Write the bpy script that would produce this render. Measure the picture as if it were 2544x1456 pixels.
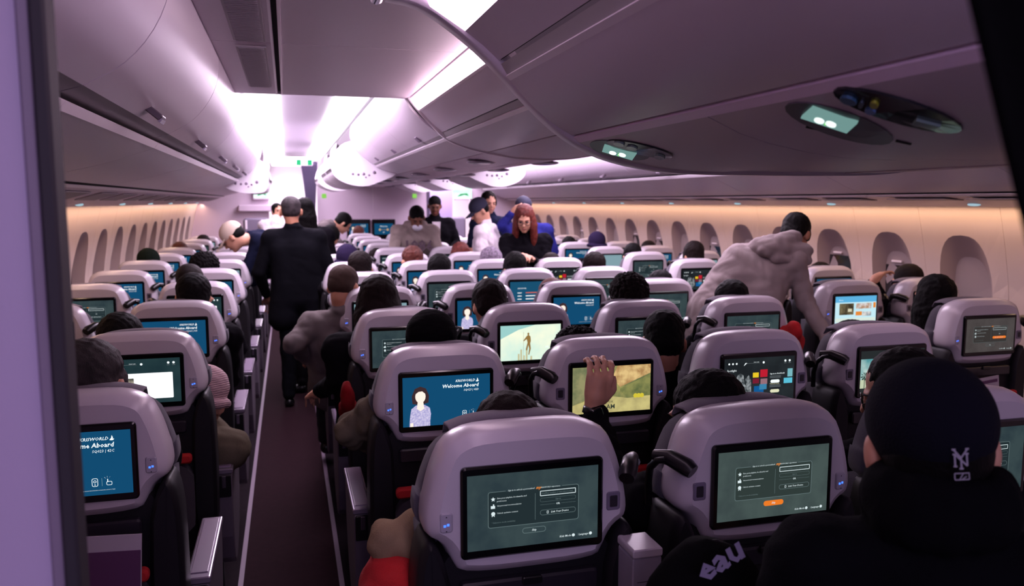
import bpy, bmesh, math, random
from mathutils import Vector, Matrix, noise
import numpy as np
PI = math.pi
R = math.radians
random.seed(7)
scene = bpy.context.scene
for o in list(bpy.data.objects): bpy.data.objects.remove(o)

# ---------------------------------------------------------------- camera, world, lights, exposure
CX, CZ, YAW, PITCH, FPX = -1.3485, 1.72, 0.2707, 0.1128, 2004.0
cam_d = bpy.data.cameras.new('camera'); cam = bpy.data.objects.new('camera', cam_d)
scene.collection.objects.link(cam); scene.camera = cam
cam.location = (CX, 0, CZ); cam.rotation_euler = (PI/2 - PITCH, 0, -YAW)
cam_d.sensor_fit = 'HORIZONTAL'; cam_d.sensor_width = 36.0; cam_d.lens = 36.0*FPX/2544
cam_d.clip_start = 0.02; cam_d.clip_end = 60
cam_d.dof.use_dof = True; cam_d.dof.focus_distance = 2.15; cam_d.dof.aperture_fstop = 4.6

def lin(c):
    return tuple(((v/255)/12.92 if v/255 <= .04045 else ((v/255+.055)/1.055)**2.4) for v in c)

w = bpy.data.worlds.new('cabin_ambient'); scene.world = w; w.use_nodes = True
w.node_tree.nodes['Background'].inputs[0].default_value = (0.34, 0.29, 0.48, 1)
w.node_tree.nodes['Background'].inputs[1].default_value = 0.35

def area(name, loc, size, rot, color, power, sy=None, spread=PI):
    l = bpy.data.lights.new(name, 'AREA'); l.color = color; l.energy = power
    l.shape = 'RECTANGLE'; l.size = size; l.size_y = sy or size; l.spread = spread
    o = bpy.data.objects.new(name, l); scene.collection.objects.link(o)
    o.location = loc; o.rotation_euler = rot
    return o
PURPLE = (0.72, 0.58, 1.0); COOLWHITE = (0.97, 0.75, 1.0); WARM = (1.0, 0.64, 0.42)
# mood lighting washing the main cabin down both aisles (beyond the lowered ceiling)
for sx in (-1, 1):
    area('aisle_ceiling_light', (sx*1.19, 8.8, 2.36), .62, (0, 0, 0), COOLWHITE, 180, 8.6)
    area('galley_light', (sx*1.25, 14.6, 2.3), .9, (0, 0, 0), (1, .92, 1), 110, 2.4)
    # warm wash hidden behind the lower edge of the side bins
    area('sidewall_wash_light', (sx*2.60, 8.0, 1.672), .05, (0, R(-16)*sx, 0), WARM, 20, 11.5)
# purple mood light at the rear of the cabin, over the galley behind the camera
area('rear_mood_light', (-1.3, -1.3, 2.15), .9, (R(50), 0, 0), PURPLE, 32, .6)
area('rear_mood_light', (0.9, -1.5, 2.1), .9, (R(50), 0, 0), PURPLE, 17, .6)

vs = scene.view_settings
vs.view_transform = 'Standard'; vs.look = 'None'; vs.exposure = 0.0; vs.gamma = 1.0; vs.use_curve_mapping = False
scene.cycles.max_bounces = 8; scene.cycles.diffuse_bounces = 4; scene.cycles.glossy_bounces = 3
scene.cycles.transmission_bounces = 2; scene.cycles.caustics_reflective = False; scene.cycles.caustics_refractive = False
scene.cycles.sample_clamp_indirect = 6

FWD = Vector((math.sin(YAW)*math.cos(PITCH), math.cos(YAW)*math.cos(PITCH), -math.sin(PITCH)))
RT = Vector((math.cos(YAW), -math.sin(YAW), 0)); UP = RT.cross(FWD)
def ray(px, py): return FWD + RT*((px-1272)/FPX) - UP*((py-728)/FPX)
def at(px, py, Y):
    d = ray(px, py); return Vector((CX, 0, CZ)) + d*(Y/d.y)

# ---------------------------------------------------------------- materials
MATS = {}
def mat(name, c, rough=.6, metal=0, bump=0, scale=60, var=0, vscale=8, spec=.5, kind=None, sheen=0, emis=0):
    if name in MATS: return MATS[name]
    m = bpy.data.materials.new(name); m.use_nodes = True; nt = m.node_tree; b = nt.nodes['Principled BSDF']
    col = (*lin(c), 1)
    b.inputs['Base Color'].default_value = col; b.inputs['Roughness'].default_value = rough
    b.inputs['Metallic'].default_value = metal; b.inputs['Specular IOR Level'].default_value = spec
    if sheen: b.inputs['Sheen Weight'].default_value = sheen
    tc = nt.nodes.new('ShaderNodeTexCoord')
    if var:
        n = nt.nodes.new('ShaderNodeTexNoise'); n.inputs['Scale'].default_value = vscale; n.inputs['Detail'].default_value = 4
        nt.links.new(tc.outputs['Object'], n.inputs['Vector'])
        r = nt.nodes.new('ShaderNodeMapRange'); r.inputs['From Min'].default_value = .3; r.inputs['From Max'].default_value = .7
        r.inputs['To Min'].default_value = 1-var; r.inputs['To Max'].default_value = 1+var
        nt.links.new(n.outputs['Fac'], r.inputs['Value'])
        mx = nt.nodes.new('ShaderNodeVectorMath'); mx.operation = 'SCALE'; mx.inputs[0].default_value = col[:3]
        nt.links.new(r.outputs['Result'], mx.inputs['Scale']); nt.links.new(mx.outputs['Vector'], b.inputs['Base Color'])
    if bump:
        if kind == 'knit':
            n = nt.nodes.new('ShaderNodeTexWave'); n.inputs['Scale'].default_value = scale; n.inputs['Distortion'].default_value = 1.5
            n.bands_direction = 'Z'
        elif kind == 'rib':
            n = nt.nodes.new('ShaderNodeTexWave'); n.inputs['Scale'].default_value = scale; n.bands_direction = 'Y'
        elif kind == 'hair':
            n = nt.nodes.new('ShaderNodeTexNoise'); n.inputs['Scale'].default_value = scale; n.inputs['Detail'].default_value = 5
            mp = nt.nodes.new('ShaderNodeMapping'); mp.inputs['Scale'].default_value = (1, 1, .16)
            nt.links.new(tc.outputs['Object'], mp.inputs['Vector']); nt.links.new(mp.outputs['Vector'], n.inputs['Vector'])
        else:
            n = nt.nodes.new('ShaderNodeTexNoise'); n.inputs['Scale'].default_value = scale; n.inputs['Detail'].default_value = 3
        if kind != 'hair': nt.links.new(tc.outputs['Object'], n.inputs['Vector'])
        bp = nt.nodes.new('ShaderNodeBump'); bp.inputs['Strength'].default_value = bump; bp.inputs['Distance'].default_value = .006
        nt.links.new(n.outputs['Fac'], bp.inputs['Height']); nt.links.new(bp.outputs['Normal'], b.inputs['Normal'])
    MATS[name] = m; return m
def glow(name, c, s=1.0, noisy=0, c2=None, scale=6):
    if name in MATS: return MATS[name]
    m = bpy.data.materials.new(name); m.use_nodes = True; nt = m.node_tree
    nt.nodes.clear(); out = nt.nodes.new('ShaderNodeOutputMaterial'); e = nt.nodes.new('ShaderNodeEmission')
    e.inputs[0].default_value = (*lin(c), 1); e.inputs[1].default_value = s
    if c2:
        tc = nt.nodes.new('ShaderNodeTexCoord'); n = nt.nodes.new('ShaderNodeTexNoise'); n.inputs['Scale'].default_value = scale
        n.inputs['Detail'].default_value = 4
        nt.links.new(tc.outputs['Object'], n.inputs['Vector'])
        cr = nt.nodes.new('ShaderNodeValToRGB'); cr.color_ramp.elements[0].position = .38; cr.color_ramp.elements[1].position = .62
        cr.color_ramp.elements[0].color = (*lin(c), 1); cr.color_ramp.elements[1].color = (*lin(c2), 1)
        nt.links.new(n.outputs['Fac'], cr.inputs[0]); nt.links.new(cr.outputs[0], e.inputs[0])
    nt.links.new(e.outputs[0], out.inputs[0]); MATS[name] = m; return m

SHELL = mat('seat_shell_plastic', (188, 180, 188), .27, bump=.05, scale=900, spec=.5)
PANEL = mat('cabin_panel', (208, 192, 206), .42, bump=.04, scale=500)
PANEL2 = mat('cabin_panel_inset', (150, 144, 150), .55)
BINW = mat('bin_panel', (210, 198, 212), .33, bump=.03, scale=400)
WALLM = mat('sidewall_panel', (214, 194, 184), .5, bump=.04, scale=300)
REVEAL = mat('window_reveal', (168, 150, 150), .5)
DARKGAP = mat('dark_gap', (14, 12, 16), .9)
EDGE = mat('edge_trim', (244, 234, 244), .3)
CHAR = mat('charcoal_plastic', (20, 18, 23), .5, spec=.25)
NAVY = mat('charcoal_upholstery', (52, 46, 60), .9, bump=.5, scale=700, sheen=.2)
COVER = mat('headrest_cover_cloth', (84, 74, 88), .9, bump=.4, scale=600, sheen=.2)
BEZEL = mat('gloss_bezel', (8, 8, 11), .16, spec=.5)
REDT = mat('red_trim_fabric', (170, 20, 24), .85, bump=.4, scale=500)
CHROME = mat('chrome_trim', (190, 180, 195), .22, metal=1)
ARMTOP = mat('armrest_pad', (122, 106, 128), .3, spec=.6)
ARMSIDE = mat('armrest_side', (88, 78, 90), .5)
BLACKP = mat('black_plastic', (14, 13, 16), .3)
FLOOR = mat('aisle_carpet', (36, 19, 25), .95, spec=.1, bump=.5, scale=40, var=.12, vscale=30, kind='rib')
FLOOR2 = mat('seat_zone_carpet', (26, 18, 24), .95, spec=.1, bump=.4, scale=300, var=.2, vscale=20)
STRIPE = mat('floor_path_strip', (112, 94, 112), .6)
CURT = mat('curtain_cloth', (84, 74, 100), .95, bump=.3, scale=200)
SKINS = [mat('skin_light', (196, 144, 118), .55, bump=.1, scale=90, var=.05), mat('skin_tan', (172, 118, 92), .55, bump=.1, scale=90, var=.05), mat('skin_brown', (112, 72, 54), .5, bump=.1, scale=90, var=.05)]
HAIRB = mat('black_hair', (8, 6, 7), .6, spec=.10, bump=.7, scale=520, kind='hair', var=.3, vscale=40)
HAIRD = mat('dark_brown_hair', (20, 11, 10), .6, spec=.12, bump=.7, scale=520, kind='hair', var=.35, vscale=40)
HAIRA = mat('auburn_hair', (96, 38, 30), .5, spec=.3, bump=.7, scale=500, kind='hair', var=.35, vscale=40)
HAIRR = mat('reddish_brown_hair', (84, 38, 28), .55, spec=.3, bump=.7, scale=500, kind='hair', var=.3, vscale=40)
HAIRG = mat('greying_hair', (44, 38, 40), .62, spec=.25, bump=.7, scale=520, kind='hair', var=.6, vscale=30)
STUB = mat('shaved_hair', (54, 38, 32), .8, spec=.2, bump=.3, scale=500)
def cloth(n, c, **k): return mat(n, c, .92, bump=.35, spec=.06, scale=k.pop('scale', 420), sheen=.0, var=k.pop('var', .08), vscale=12, **k)

# ---------------------------------------------------------------- mesh helpers
COL = scene.collection
class MB:
    def __init__(s): s.v = []; s.f = []; s.m = []; s.sm = []
    def add(s, vs, fs, mi=0, smooth=True):
        b = len(s.v); s.v += [tuple(p) for p in vs]
        for f in fs: s.f.append([b+i for i in f]); s.m.append(mi); s.sm.append(smooth)
    def box(s, lo, hi, mi=0, M=None):
        (a, b, c), (d, e, f) = lo, hi
        vs = [Vector(p) for p in ((a,b,c),(d,b,c),(d,e,c),(a,e,c),(a,b,f),(d,b,f),(d,e,f),(a,e,f))]
        if M: vs = [M @ v for v in vs]
        s.add(vs, [(0,3,2,1),(4,5,6,7),(0,1,5,4),(1,2,6,5),(2,3,7,6),(3,0,4,7)], mi, False)
    def rbox(s, lo, hi, r=.01, mi=0, M=None, n=3):
        # box with rounded vertical profile (rounded in XZ, extruded along Y) plus chamfered ends
        cx, cz = (lo[0]+hi[0])/2, (lo[2]+hi[2])/2
        ol = rrect(hi[0]-lo[0], hi[2]-lo[2], r, n); c = min(r*.5, (hi[1]-lo[1])*.3)
        il = rrect(hi[0]-lo[0]-2*c, hi[2]-lo[2]-2*c, max(r-c, .001), n)
        L = [[(x+cx, y, z+cz) for x, z in o] for o, y in ((il, lo[1]), (ol, lo[1]+c), (ol, hi[1]-c), (il, hi[1]))]
        if M: L = [[M @ Vector(p) for p in l] for l in L]
        s.loft(L, mi, cap=True, smooth=False)
    def loft(s, loops, mi=0, closed=True, cap=False, smooth=True, mis=None):
        n = len(loops[0]); vs = [p for l in loops for p in l]; fs = []
        for i in range(len(loops)-1):
            for j in range(n if closed else n-1):
                k = (j+1) % n; fs.append((i*n+j, i*n+k, (i+1)*n+k, (i+1)*n+j))
        if mis:
            b = len(s.v); s.v += [tuple(p) for p in vs]; q = n if closed else n-1
            for t, f in enumerate(fs): s.f.append([b+i for i in f]); s.m.append(mis[t//q]); s.sm.append(smooth)
        else: s.add(vs, fs, mi, smooth)
        if cap:
            s.add(loops[0], [tuple(range(n))[::-1]], mi, False); s.add(loops[-1], [tuple(range(n))], mi, False)
    def tube(s, path, r, mi=0, n=8, M=None):
        path = [Vector(p) for p in path]; loops = []
        rr = r if isinstance(r, (list, tuple)) else [r]*len(path)
        for i, p in enumerate(path):
            t = (path[min(i+1, len(path)-1)] - path[max(i-1, 0)]).normalized()
            a = t.cross(Vector((0, 0, 1)));
            if a.length < .1: a = t.cross(Vector((1, 0, 0)))
            a.normalize(); b = t.cross(a)
            loops.append([p + (a*math.cos(2*PI*k/n) + b*math.sin(2*PI*k/n))*rr[i] for k in range(n)])
        if M: loops = [[M @ v for v in l] for l in loops]
        s.loft(loops, mi, cap=True)
    def ell(s, c, r, mi=0, M=None, nu=16, nv=10, fn=None):
        vs = []; fs = []
        for i in range(nv+1):
            th = PI*i/nv
            for j in range(nu):
                ph = 2*PI*j/nu
                d = Vector((math.sin(th)*math.cos(ph), math.sin(th)*math.sin(ph), math.cos(th)))
                p = Vector((c[0]+d.x*r[0], c[1]+d.y*r[1], c[2]+d.z*r[2]))
                if fn: p = fn(p, d)
                vs.append(M @ p if M else p)
        for i in range(nv):
            for j in range(nu):
                k = (j+1) % nu; fs.append((i*nu+j, (i+1)*nu+j, (i+1)*nu+k, i*nu+k))
        s.add(vs, fs, mi)
    def cap(s, a, b, ra, rb, M=None, n=10):
        a, b = Vector(a), Vector(b); t = b-a
        if t.length < 1e-5: t = Vector((0, 0, .001))
        t.normalize(); u = t.orthogonal().normalized(); v = t.cross(u); L = []
        for (c, r, sg) in ((a, ra, -1), (b, rb, 1)):
            for q in ((1.0, .0),) if 0 else (((.02, 1), (.5, .87), (.87, .5), (1, 0)) if sg < 0 else ((1, 0), (.87, .5), (.5, .87), (.02, 1))):
                L.append([c + t*(sg*r*q[1]) + (u*math.cos(2*PI*k/n)+v*math.sin(2*PI*k/n))*r*q[0] for k in range(n)])
        if M: L = [[M @ p for p in l] for l in L]
        s.loft(L, 0, cap=True)
    def mesh(s, name, mats):
        me = bpy.data.meshes.new(name); me.from_pydata(s.v, [], s.f); me.validate()
        for m in (mats if isinstance(mats, (list, tuple)) else [mats]): me.materials.append(m)
        if len(me.polygons) == len(s.m):
            me.polygons.foreach_set('material_index', s.m); me.polygons.foreach_set('use_smooth', s.sm)
        bm = bmesh.new(); bm.from_mesh(me); bmesh.ops.recalc_face_normals(bm, faces=bm.faces); bm.to_mesh(me); bm.free()
        return me
    def build(s, name, mats, parent=None, loc=None):
        return put(name, s.mesh(name, mats), parent, loc)
def put(name, me, parent=None, loc=None):
    o = bpy.data.objects.new(name, me); COL.objects.link(o)
    if parent: o.parent = parent
    if loc: o.location = loc
    return o
def empty(name, loc=(0, 0, 0), rz=0):
    o = bpy.data.objects.new(name, None); COL.objects.link(o); o.location = loc; o.rotation_euler = (0, 0, rz); o.empty_display_size = .1
    return o
def tag(o, label=None, cat=None, group=None, kind=None):
    if label: o['label'] = label
    if cat: o['category'] = cat
    if group: o['group'] = group
    if kind: o['kind'] = kind
    return o
def rrect(w_, h_, r, n=4):
    pts = []
    for cx, cz, a0 in ((w_/2-r, h_/2-r, 0), (-w_/2+r, h_/2-r, 90), (-w_/2+r, -h_/2+r, 180), (w_/2-r, -h_/2+r, 270)):
        for k in range(n+1):
            a = R(a0+90*k/n); pts.append((cx+r*math.cos(a), cz+r*math.sin(a)))
    return pts
def smooth_poly(pts, it=2):
    for _ in range(it):
        q = []
        for i in range(len(pts)):
            a, b = pts[i], pts[(i+1) % len(pts)]
            q += [tuple(a[k]*.75+b[k]*.25 for k in range(len(a))), tuple(a[k]*.25+b[k]*.75 for k in range(len(a)))]
        pts = q
    return pts
def smooth_open(pts, it=2):
    for _ in range(it):
        q = [pts[0]]
        for a, b in zip(pts, pts[1:]):
            q += [tuple(a[k]*.75+b[k]*.25 for k in range(len(a))), tuple(a[k]*.25+b[k]*.75 for k in range(len(a)))]
        pts = q + [pts[-1]]
    return pts
def inset(pts, d):
    n = len(pts); out = []
    A = sum(pts[i][0]*pts[(i+1) % n][1]-pts[(i+1) % n][0]*pts[i][1] for i in range(n)); sg = 1 if A > 0 else -1
    for i in range(n):
        a, p, b = pts[i-1], pts[i], pts[(i+1) % n]
        t = Vector((b[0]-a[0], b[1]-a[1]))
        if t.length < 1e-9: out.append(p); continue
        t.normalize(); out.append((p[0]-t.y*d*sg, p[1]+t.x*d*sg))
    return out

# ---------------------------------------------------------------- text outlines (flat print on screens, signs, clothes)
_tc = {}
def text_geo(s, shear=0, bold=0):
    k = (s, shear, bold)
    if k in _tc: return _tc[k]
    c = bpy.data.curves.new('t', 'FONT'); c.body = s; c.size = 1; c.resolution_u = 1; c.shear = shear; c.offset = bold; c.align_x = 'LEFT'
    o = bpy.data.objects.new('t', c); COL.objects.link(o)
    dg = bpy.context.evaluated_depsgraph_get(); me = bpy.data.meshes.new_from_object(o.evaluated_get(dg))
    V = [(v.co.x, v.co.y) for v in me.vertices]; F = [tuple(p.vertices) for p in me.polygons]
    wd = max([v[0] for v in V] or [0]); bpy.data.objects.remove(o); bpy.data.curves.remove(c); bpy.data.meshes.remove(me)
    _tc[k] = (V, F, wd); return _tc[k]
class Draw:
    """flat picture in the XZ plane looking towards -Y; each element a little prouder than the one before"""
    def __init__(s): s.mb = MB(); s.y = 0; s.mats = []
    def mi(s, m):
        if m not in s.mats: s.mats.append(m)
        return s.mats.index(m)
    def poly(s, pts, m):
        s.y -= .00006; s.mb.add([(x, s.y, z) for x, z in pts], [tuple(range(len(pts)))], s.mi(m), False)
    def rect(s, x0, z0, x1, z1, m): s.poly([(x0, z0), (x1, z0), (x1, z1), (x0, z1)], m)
    def rr(s, cx, cz, w_, h_, r, m): s.poly([(x+cx, z+cz) for x, z in rrect(w_, h_, r)], m)
    def circ(s, cx, cz, r, m, sx=1): s.poly([(cx+sx*r*math.cos(2*PI*k/18), cz+r*math.sin(2*PI*k/18)) for k in range(18)], m)
    def frame(s, cx, cz, w_, h_, r, t, m):
        s.y -= .00006; a = rrect(w_, h_, r); b = rrect(w_-2*t, h_-2*t, max(r-t, .0005))
        s.mb.loft([[(x+cx, s.y, z+cz) for x, z in a], [(x+cx, s.y, z+cz) for x, z in b]], s.mi(m), smooth=False)
    def text(s, x, z, size, txt, m, shear=0, align='L', bold=0, rot=0, fit=None):
        V, F, wd = text_geo(txt, shear, bold); s.y -= .00006
        if fit: size = fit/max(wd, .01)
        ox = {'L': 0, 'C': -wd/2, 'R': -wd}[align]; c_, s_ = math.cos(rot), math.sin(rot)
        P = [((vx+ox)*size, vy*size) for vx, vy in V]
        s.mb.add([(x+a*c_-b*s_, s.y, z+a*s_+b*c_) for a, b in P], F, s.mi(m), False)
    def mesh(s, name): return s.mb.mesh(name, s.mats)

G = lambda n, c, st=1.0, **k: glow('screen_'+n, c, st, **k)
WHITE = G('white', (235, 245, 248), 1.15)
SW, SH = .288, .162
def bird(d, x, z, s, m):
    d.poly([(x-.5*s, z-.35*s), (x-.1*s, z+.1*s), (x+.05*s, z+.75*s), (x+.3*s, z+.2*s), (x+.22*s, z-.05*s), (x+.55*s, z-.1*s), (x+.3*s, z-.42*s), (x-.1*s, z-.45*s)], m)
def scr_welcome(code, woman=True):
    d = Draw(); d.rect(-SW/2, -SH/2, SW/2, SH/2, G('welcome_blue', (18, 75, 113)))
    if woman:
        hair = G('hair', (62, 44, 48)); sk = G('face', (255, 236, 222), 1.1); dr = G('dress', (214, 206, 236), 1.0, c2=(170, 164, 214), scale=160)
        x = -.087; z = -.081
        d.poly([(x-.026, z+.075), (x-.028, z+.1), (x-.018, z+.124), (x, z+.131), (x+.018, z+.124), (x+.028, z+.1), (x+.026, z+.077), (x, z+.07)], hair)
        d.poly([(x-.037, z), (x-.034, z+.035), (x-.03, z+.058), (x-.014, z+.07), (x+.014, z+.07), (x+.03, z+.06), (x+.034, z+.04), (x+.031, z+.015), (x+.031, z)], dr)
        d.poly([(x-.012, z+.058), (x-.009, z+.08), (x+.009, z+.08), (x+.012, z+.058), (x, z+.05)], sk)
        d.circ(x, z+.098, .0215, sk, .78)
        d.poly([(x-.018, z+.105), (x-.016, z+.12), (x, z+.127), (x+.016, z+.12), (x+.018, z+.105), (x+.006, z+.115), (x-.006, z+.114)], hair)
        d.rect(x-.034, z, x-.024, z+.012, sk)
    d.text(.094, .058, .0115, 'KRISWORLD', WHITE, .3, 'R', .01); bird(d, .101, .061, .011, WHITE)
    d.text(.106, .0405, .0165, 'Welcome Aboard', WHITE, .15, 'R', .02)
    d.text(.106, .0275, .0095, 'SQ023 | '+code, WHITE, .15, 'R')
    d.frame(.058, -.048, .014, .021, .004, .0013, WHITE); d.frame(.058, -.046, .007, .007, .0034, .0013, WHITE); d.circ(.058, -.054, .0015, WHITE)
    d.rect(.0735, -.058, .0743, -.038, G('dim', (130, 160, 170)))
    for a in (60, 95, 130): d.poly([(.087+.006*math.cos(R(a)), -.045+.006*math.sin(R(a))), (.087+.011*math.cos(R(a)), -.045+.011*math.sin(R(a))), (.0876+.011*math.cos(R(a)), -.0445+.011*math.sin(R(a)))], WHITE)
    d.frame(.0905, -.052, .013, .010, .003, .0012, WHITE); d.rect(.086, -.049, .088, -.041, WHITE)
    d.text(.103, -.069, .0062, 'Press any key on your wired handset or touch the screen to begin', WHITE, .2, 'R', fit=.088)
    return d.mesh('screen_picture')
def scr_signin(orange=0, bg=(44, 58, 64), bg2=(56, 71, 74), dim=1.0):
    t = '%d_%d' % (orange, bg[0])
    d = Draw(); d.rect(-SW/2, -SH/2, SW/2, SH/2, glow('screen_signin_bg'+t, bg, 1, c2=bg2, scale=14))
    W = glow('screen_soft_white'+t, (220, 235, 238), dim); D = glow('screen_faint'+t, (100, 118, 120), dim)
    d.rr(0, 0.004, .198, .076, .006, glow('screen_box'+t, (int(bg[0]*.8), int(bg[1]*.82), int(bg[2]*.8)), 1))
    d.frame(0, .004, .2, .078, .005, .0011, D)
    bgm = glow('screen_signin_bg'+t, bg)
    d.rect(-.062, .0405, .062, .0455, bgm)
    d.text(-.057, .0415, .006, 'Sign in to unlock a personalised', W, .2, fit=.058)
    d.text(.004, .0405, .009, 'my', glow('screen_orange', (240, 140, 50)), .4, bold=.02)
    d.text(.015, .0415, .0075, 'KRISWORLD', W, .3, fit=.022); d.text(.038, .0415, .006, 'experience', W, .2, fit=.02)
    for k, (l1, l2) in enumerate((('Save your playlists, bookmarks and', 'preferences'), ('Get personal recommendations', ''), ('Unlock exclusive content', ''))):
        z = .027-.016*k; cx = -.089
        if k == 0: d.poly([(cx+(.0052 if j % 2 == 0 else .0023)*math.sin(j*PI/5), z+(.0052 if j % 2 == 0 else .0023)*math.cos(j*PI/5)) for j in range(10)], W)
        elif k == 1: d.rect(cx-.005, z-.004, cx+.004, z+.002, W); d.rect(cx-.0005, z+.001, cx+.002, z+.0055, W)
        else: d.circ(cx, z+.001, .0042, W); d.poly([(cx-.003, z-.006), (cx-.003, z), (cx+.003, z), (cx+.003, z-.006), (cx, z-.003)], W)
        d.text(-.081, z, .0062, l1, W, .2, fit=.0019*len(l1))
        if l2: d.text(-.081, z-.0062, .0062, l2, W, .2, fit=.0019*len(l2))
    d.text(-.093, -.025, .0052, '* Subject to media availability', D, .2, fit=.052)
    d.rect(.002, -.026, .0027, .032, D)
    d.frame(.053, .030, .08, .0115, .0016, .0014, W); d.text(.017, .0285, .0048, 'KrisFlyer number or associated e-mail', D, .2, fit=.069)
    d.frame(.053, .0155, .08, .0085, .004, .0004, D); d.text(.053, .014, .0046, 'Sign in', D, .2, 'C')
    d.rect(.013, .0049, .046, .0053, D); d.rect(.060, .0049, .093, .0053, D); d.text(.053, .003, .0058, 'OR', W, 0, 'C', .02)
    if orange == 2: d.rr(.053, -.012, .08, .0115, .0055, glow('screen_orange_btn', (238, 124, 40)))
    else: d.frame(.053, -.012, .08, .0115, .0055, .0008, D)
    d.frame(.030, -.012, .004, .006, .001, .0008, W); d.text(.057, -.0138, .0056, 'Link Your Device', W, .2, 'C', .01)
    if orange == 1: d.rr(0, -.0475, .052, .0125, .006, glow('screen_orange_btn', (238, 124, 40)))
    else: d.frame(0, -.0475, .052, .0125, .006, .0011, D)
    d.text(0, -.0495, .0062, 'Skip', W, .2, 'C', .01)
    d.text(.083, -.071, .006, 'Kids Mode', W, .2, 'R', .01); d.circ(.088, -.069, .0034, W)
    d.rect(.0975, -.072, .0979, -.066, D); d.text(.122, -.071, .006, 'Language', W, .2, 'R', .01); d.circ(.127, -.069, .0034, W)
    return d.mesh('screen_picture')
def topbar(d, W, D):
    for k in range(3): d.circ(-.125+.015*k, .062, .0035, W)
    d.poly([(-.066, .052), (-.06, .063), (-.052, .063), (-.056, .060)], W); d.rect(-.055, .0605, .0, .0613, D); d.circ(.015, .062, .0042, W)
    d.text(-.026, .063, .0045, '00:00 / 2:08', W, .2)
    for k in range(2): d.circ(.105+.018*k, .064, .0042, W); d.rect(.1+.018*k, .055, .11+.018*k, .0565, D)
def scr_menu():
    d = Draw(); d.rect(-SW/2, -SH/2, SW/2, SH/2, glow('screen_menu_bg', (30, 34, 38), 1, c2=(40, 46, 50), scale=9))
    W = WHITE; D = G('menu_dim', (110, 118, 122)); topbar(d, W, D)
    d.text(-.134, .034, .011, 'Spotlight', W, .1)
    gr = glow('screen_grey_figure', (150, 156, 160), 1, c2=(60, 66, 70), scale=70)
    d.poly([(-.105, -.05), (-.1, -.005), (-.09, .02), (-.078, .026), (-.066, .018), (-.062, -.01), (-.05, -.03), (-.045, -.062), (-.08, -.066)], gr)
    d.poly([(-.048, -.055), (-.058, .005), (-.045, .018), (-.035, .0), (-.033, -.045)], gr)
    cs = [((235, 200, 40), -.028, .008, .024, .018), ((190, 30, 50), .002, .008, .030, .028), ((120, 30, 50), -.028, -.014, .026, .018), ((150, 110, 120), .004, -.018, .028, .02), ((20, 90, 150), -.022, -.054, .04, .03), ((60, 130, 170), .0, -.038, .03, .02)]
    for c, x, z, a, b in cs: d.rr(x+a/2, z+b/2, a, b, .001, glow('screen_tile%d' % c[0], c, 1))
    d.text(.042, .016, .0072, 'Sign in to KrisWorld', W, .1, bold=.01)
    for z in (.008, .003, -.026, -.031): d.rect(.042, z, .088, z+.002, D)
    d.rr(.064, -.010, .038, .012, .006, W); d.rr(.064, -.046, .038, .012, .006, G('cream', (225, 225, 190)))
    d.text(.042, -.021, .0065, 'Welcome back', G('cream', (225, 225, 190)), .1)
    d.rect(.1, -.02, .136, .0, glow('screen_cyan', (90, 190, 215), 1)); d.rect(.115, .004, .136, .034, glow('screen_cyan2', (120, 180, 190), 1))
    return d.mesh('screen_picture')
def scr_page():
    d = Draw(); d.rect(-SW/2, -SH/2, SW/2, SH/2, glow('screen_page_bg', (28, 48, 54), 1, c2=(38, 60, 64), scale=8))
    W = glow('screen_page_white', (250, 252, 255), 1.35); D = G('menu_dim', (110, 118, 122)); topbar(d, WHITE, D)
    d.rr(-.007, -.018, .25, .094, .003, W)
    d.rect(-.118, -.062, -.012, .012, glow('screen_photo_dark', (34, 40, 38), 1, c2=(200, 190, 170), scale=18))
    d.poly([(-.098, -.062), (-.082, -.038), (-.079, -.018), (-.069, -.012), (-.061, -.02), (-.064, -.036), (-.05, -.062)], glow('screen_skin', (225, 150, 110), 1))
    d.poly([(-.082, -.022), (-.078, -.004), (-.066, -.001), (-.058, -.013), (-.067, -.013)], G('hair', (62, 44, 48)))
    d.rr(-.034, -.056, .062, .04, .005, G('black', (6, 8, 10))); d.rr(-.02, -.062, .036, .018, .002, glow('screen_mint', (190, 225, 222), 1))
    for k in range(3): d.circ(-.054+.018*k, -.046+.004*k, .0014, WHITE)
    return d.mesh('screen_picture')
def scr_bright():
    d = Draw(); d.rect(-SW/2, -SH/2, SW/2, SH/2, glow('screen_bright_bg', (190, 226, 236), 1.1)); d.rect(-SW/2, .045, SW/2, SH/2, glow('screen_sky', (90, 170, 215), 1.1))
    d.text(-.12, .055, .012, 'Home', WHITE); d.rect(-.115, -.03, -.015, .038, glow('screen_brown', (62, 54, 40), 1, c2=(120, 108, 80), scale=24)); d.rect(-.055, -.012, -.028, .006, G('cream2', (215, 210, 180)))
    o = glow('screen_orange2', (230, 140, 60), 1); d.rect(0, -.036, .045, -.012, o); d.rect(.05, -.04, .11, -.014, glow('screen_pale', (225, 220, 215), 1, c2=(150, 160, 170), scale=40)); d.rect(0, .004, .11, .038, glow('screen_pale2', (220, 215, 215), 1, c2=(180, 140, 110), scale=40)); d.rect(.122, .008, .14, .04, o)
    d.rect(-.14, -.074, .14, -.05, glow('screen_pale3', (210, 225, 215), 1.1))
    return d.mesh('screen_picture')
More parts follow.
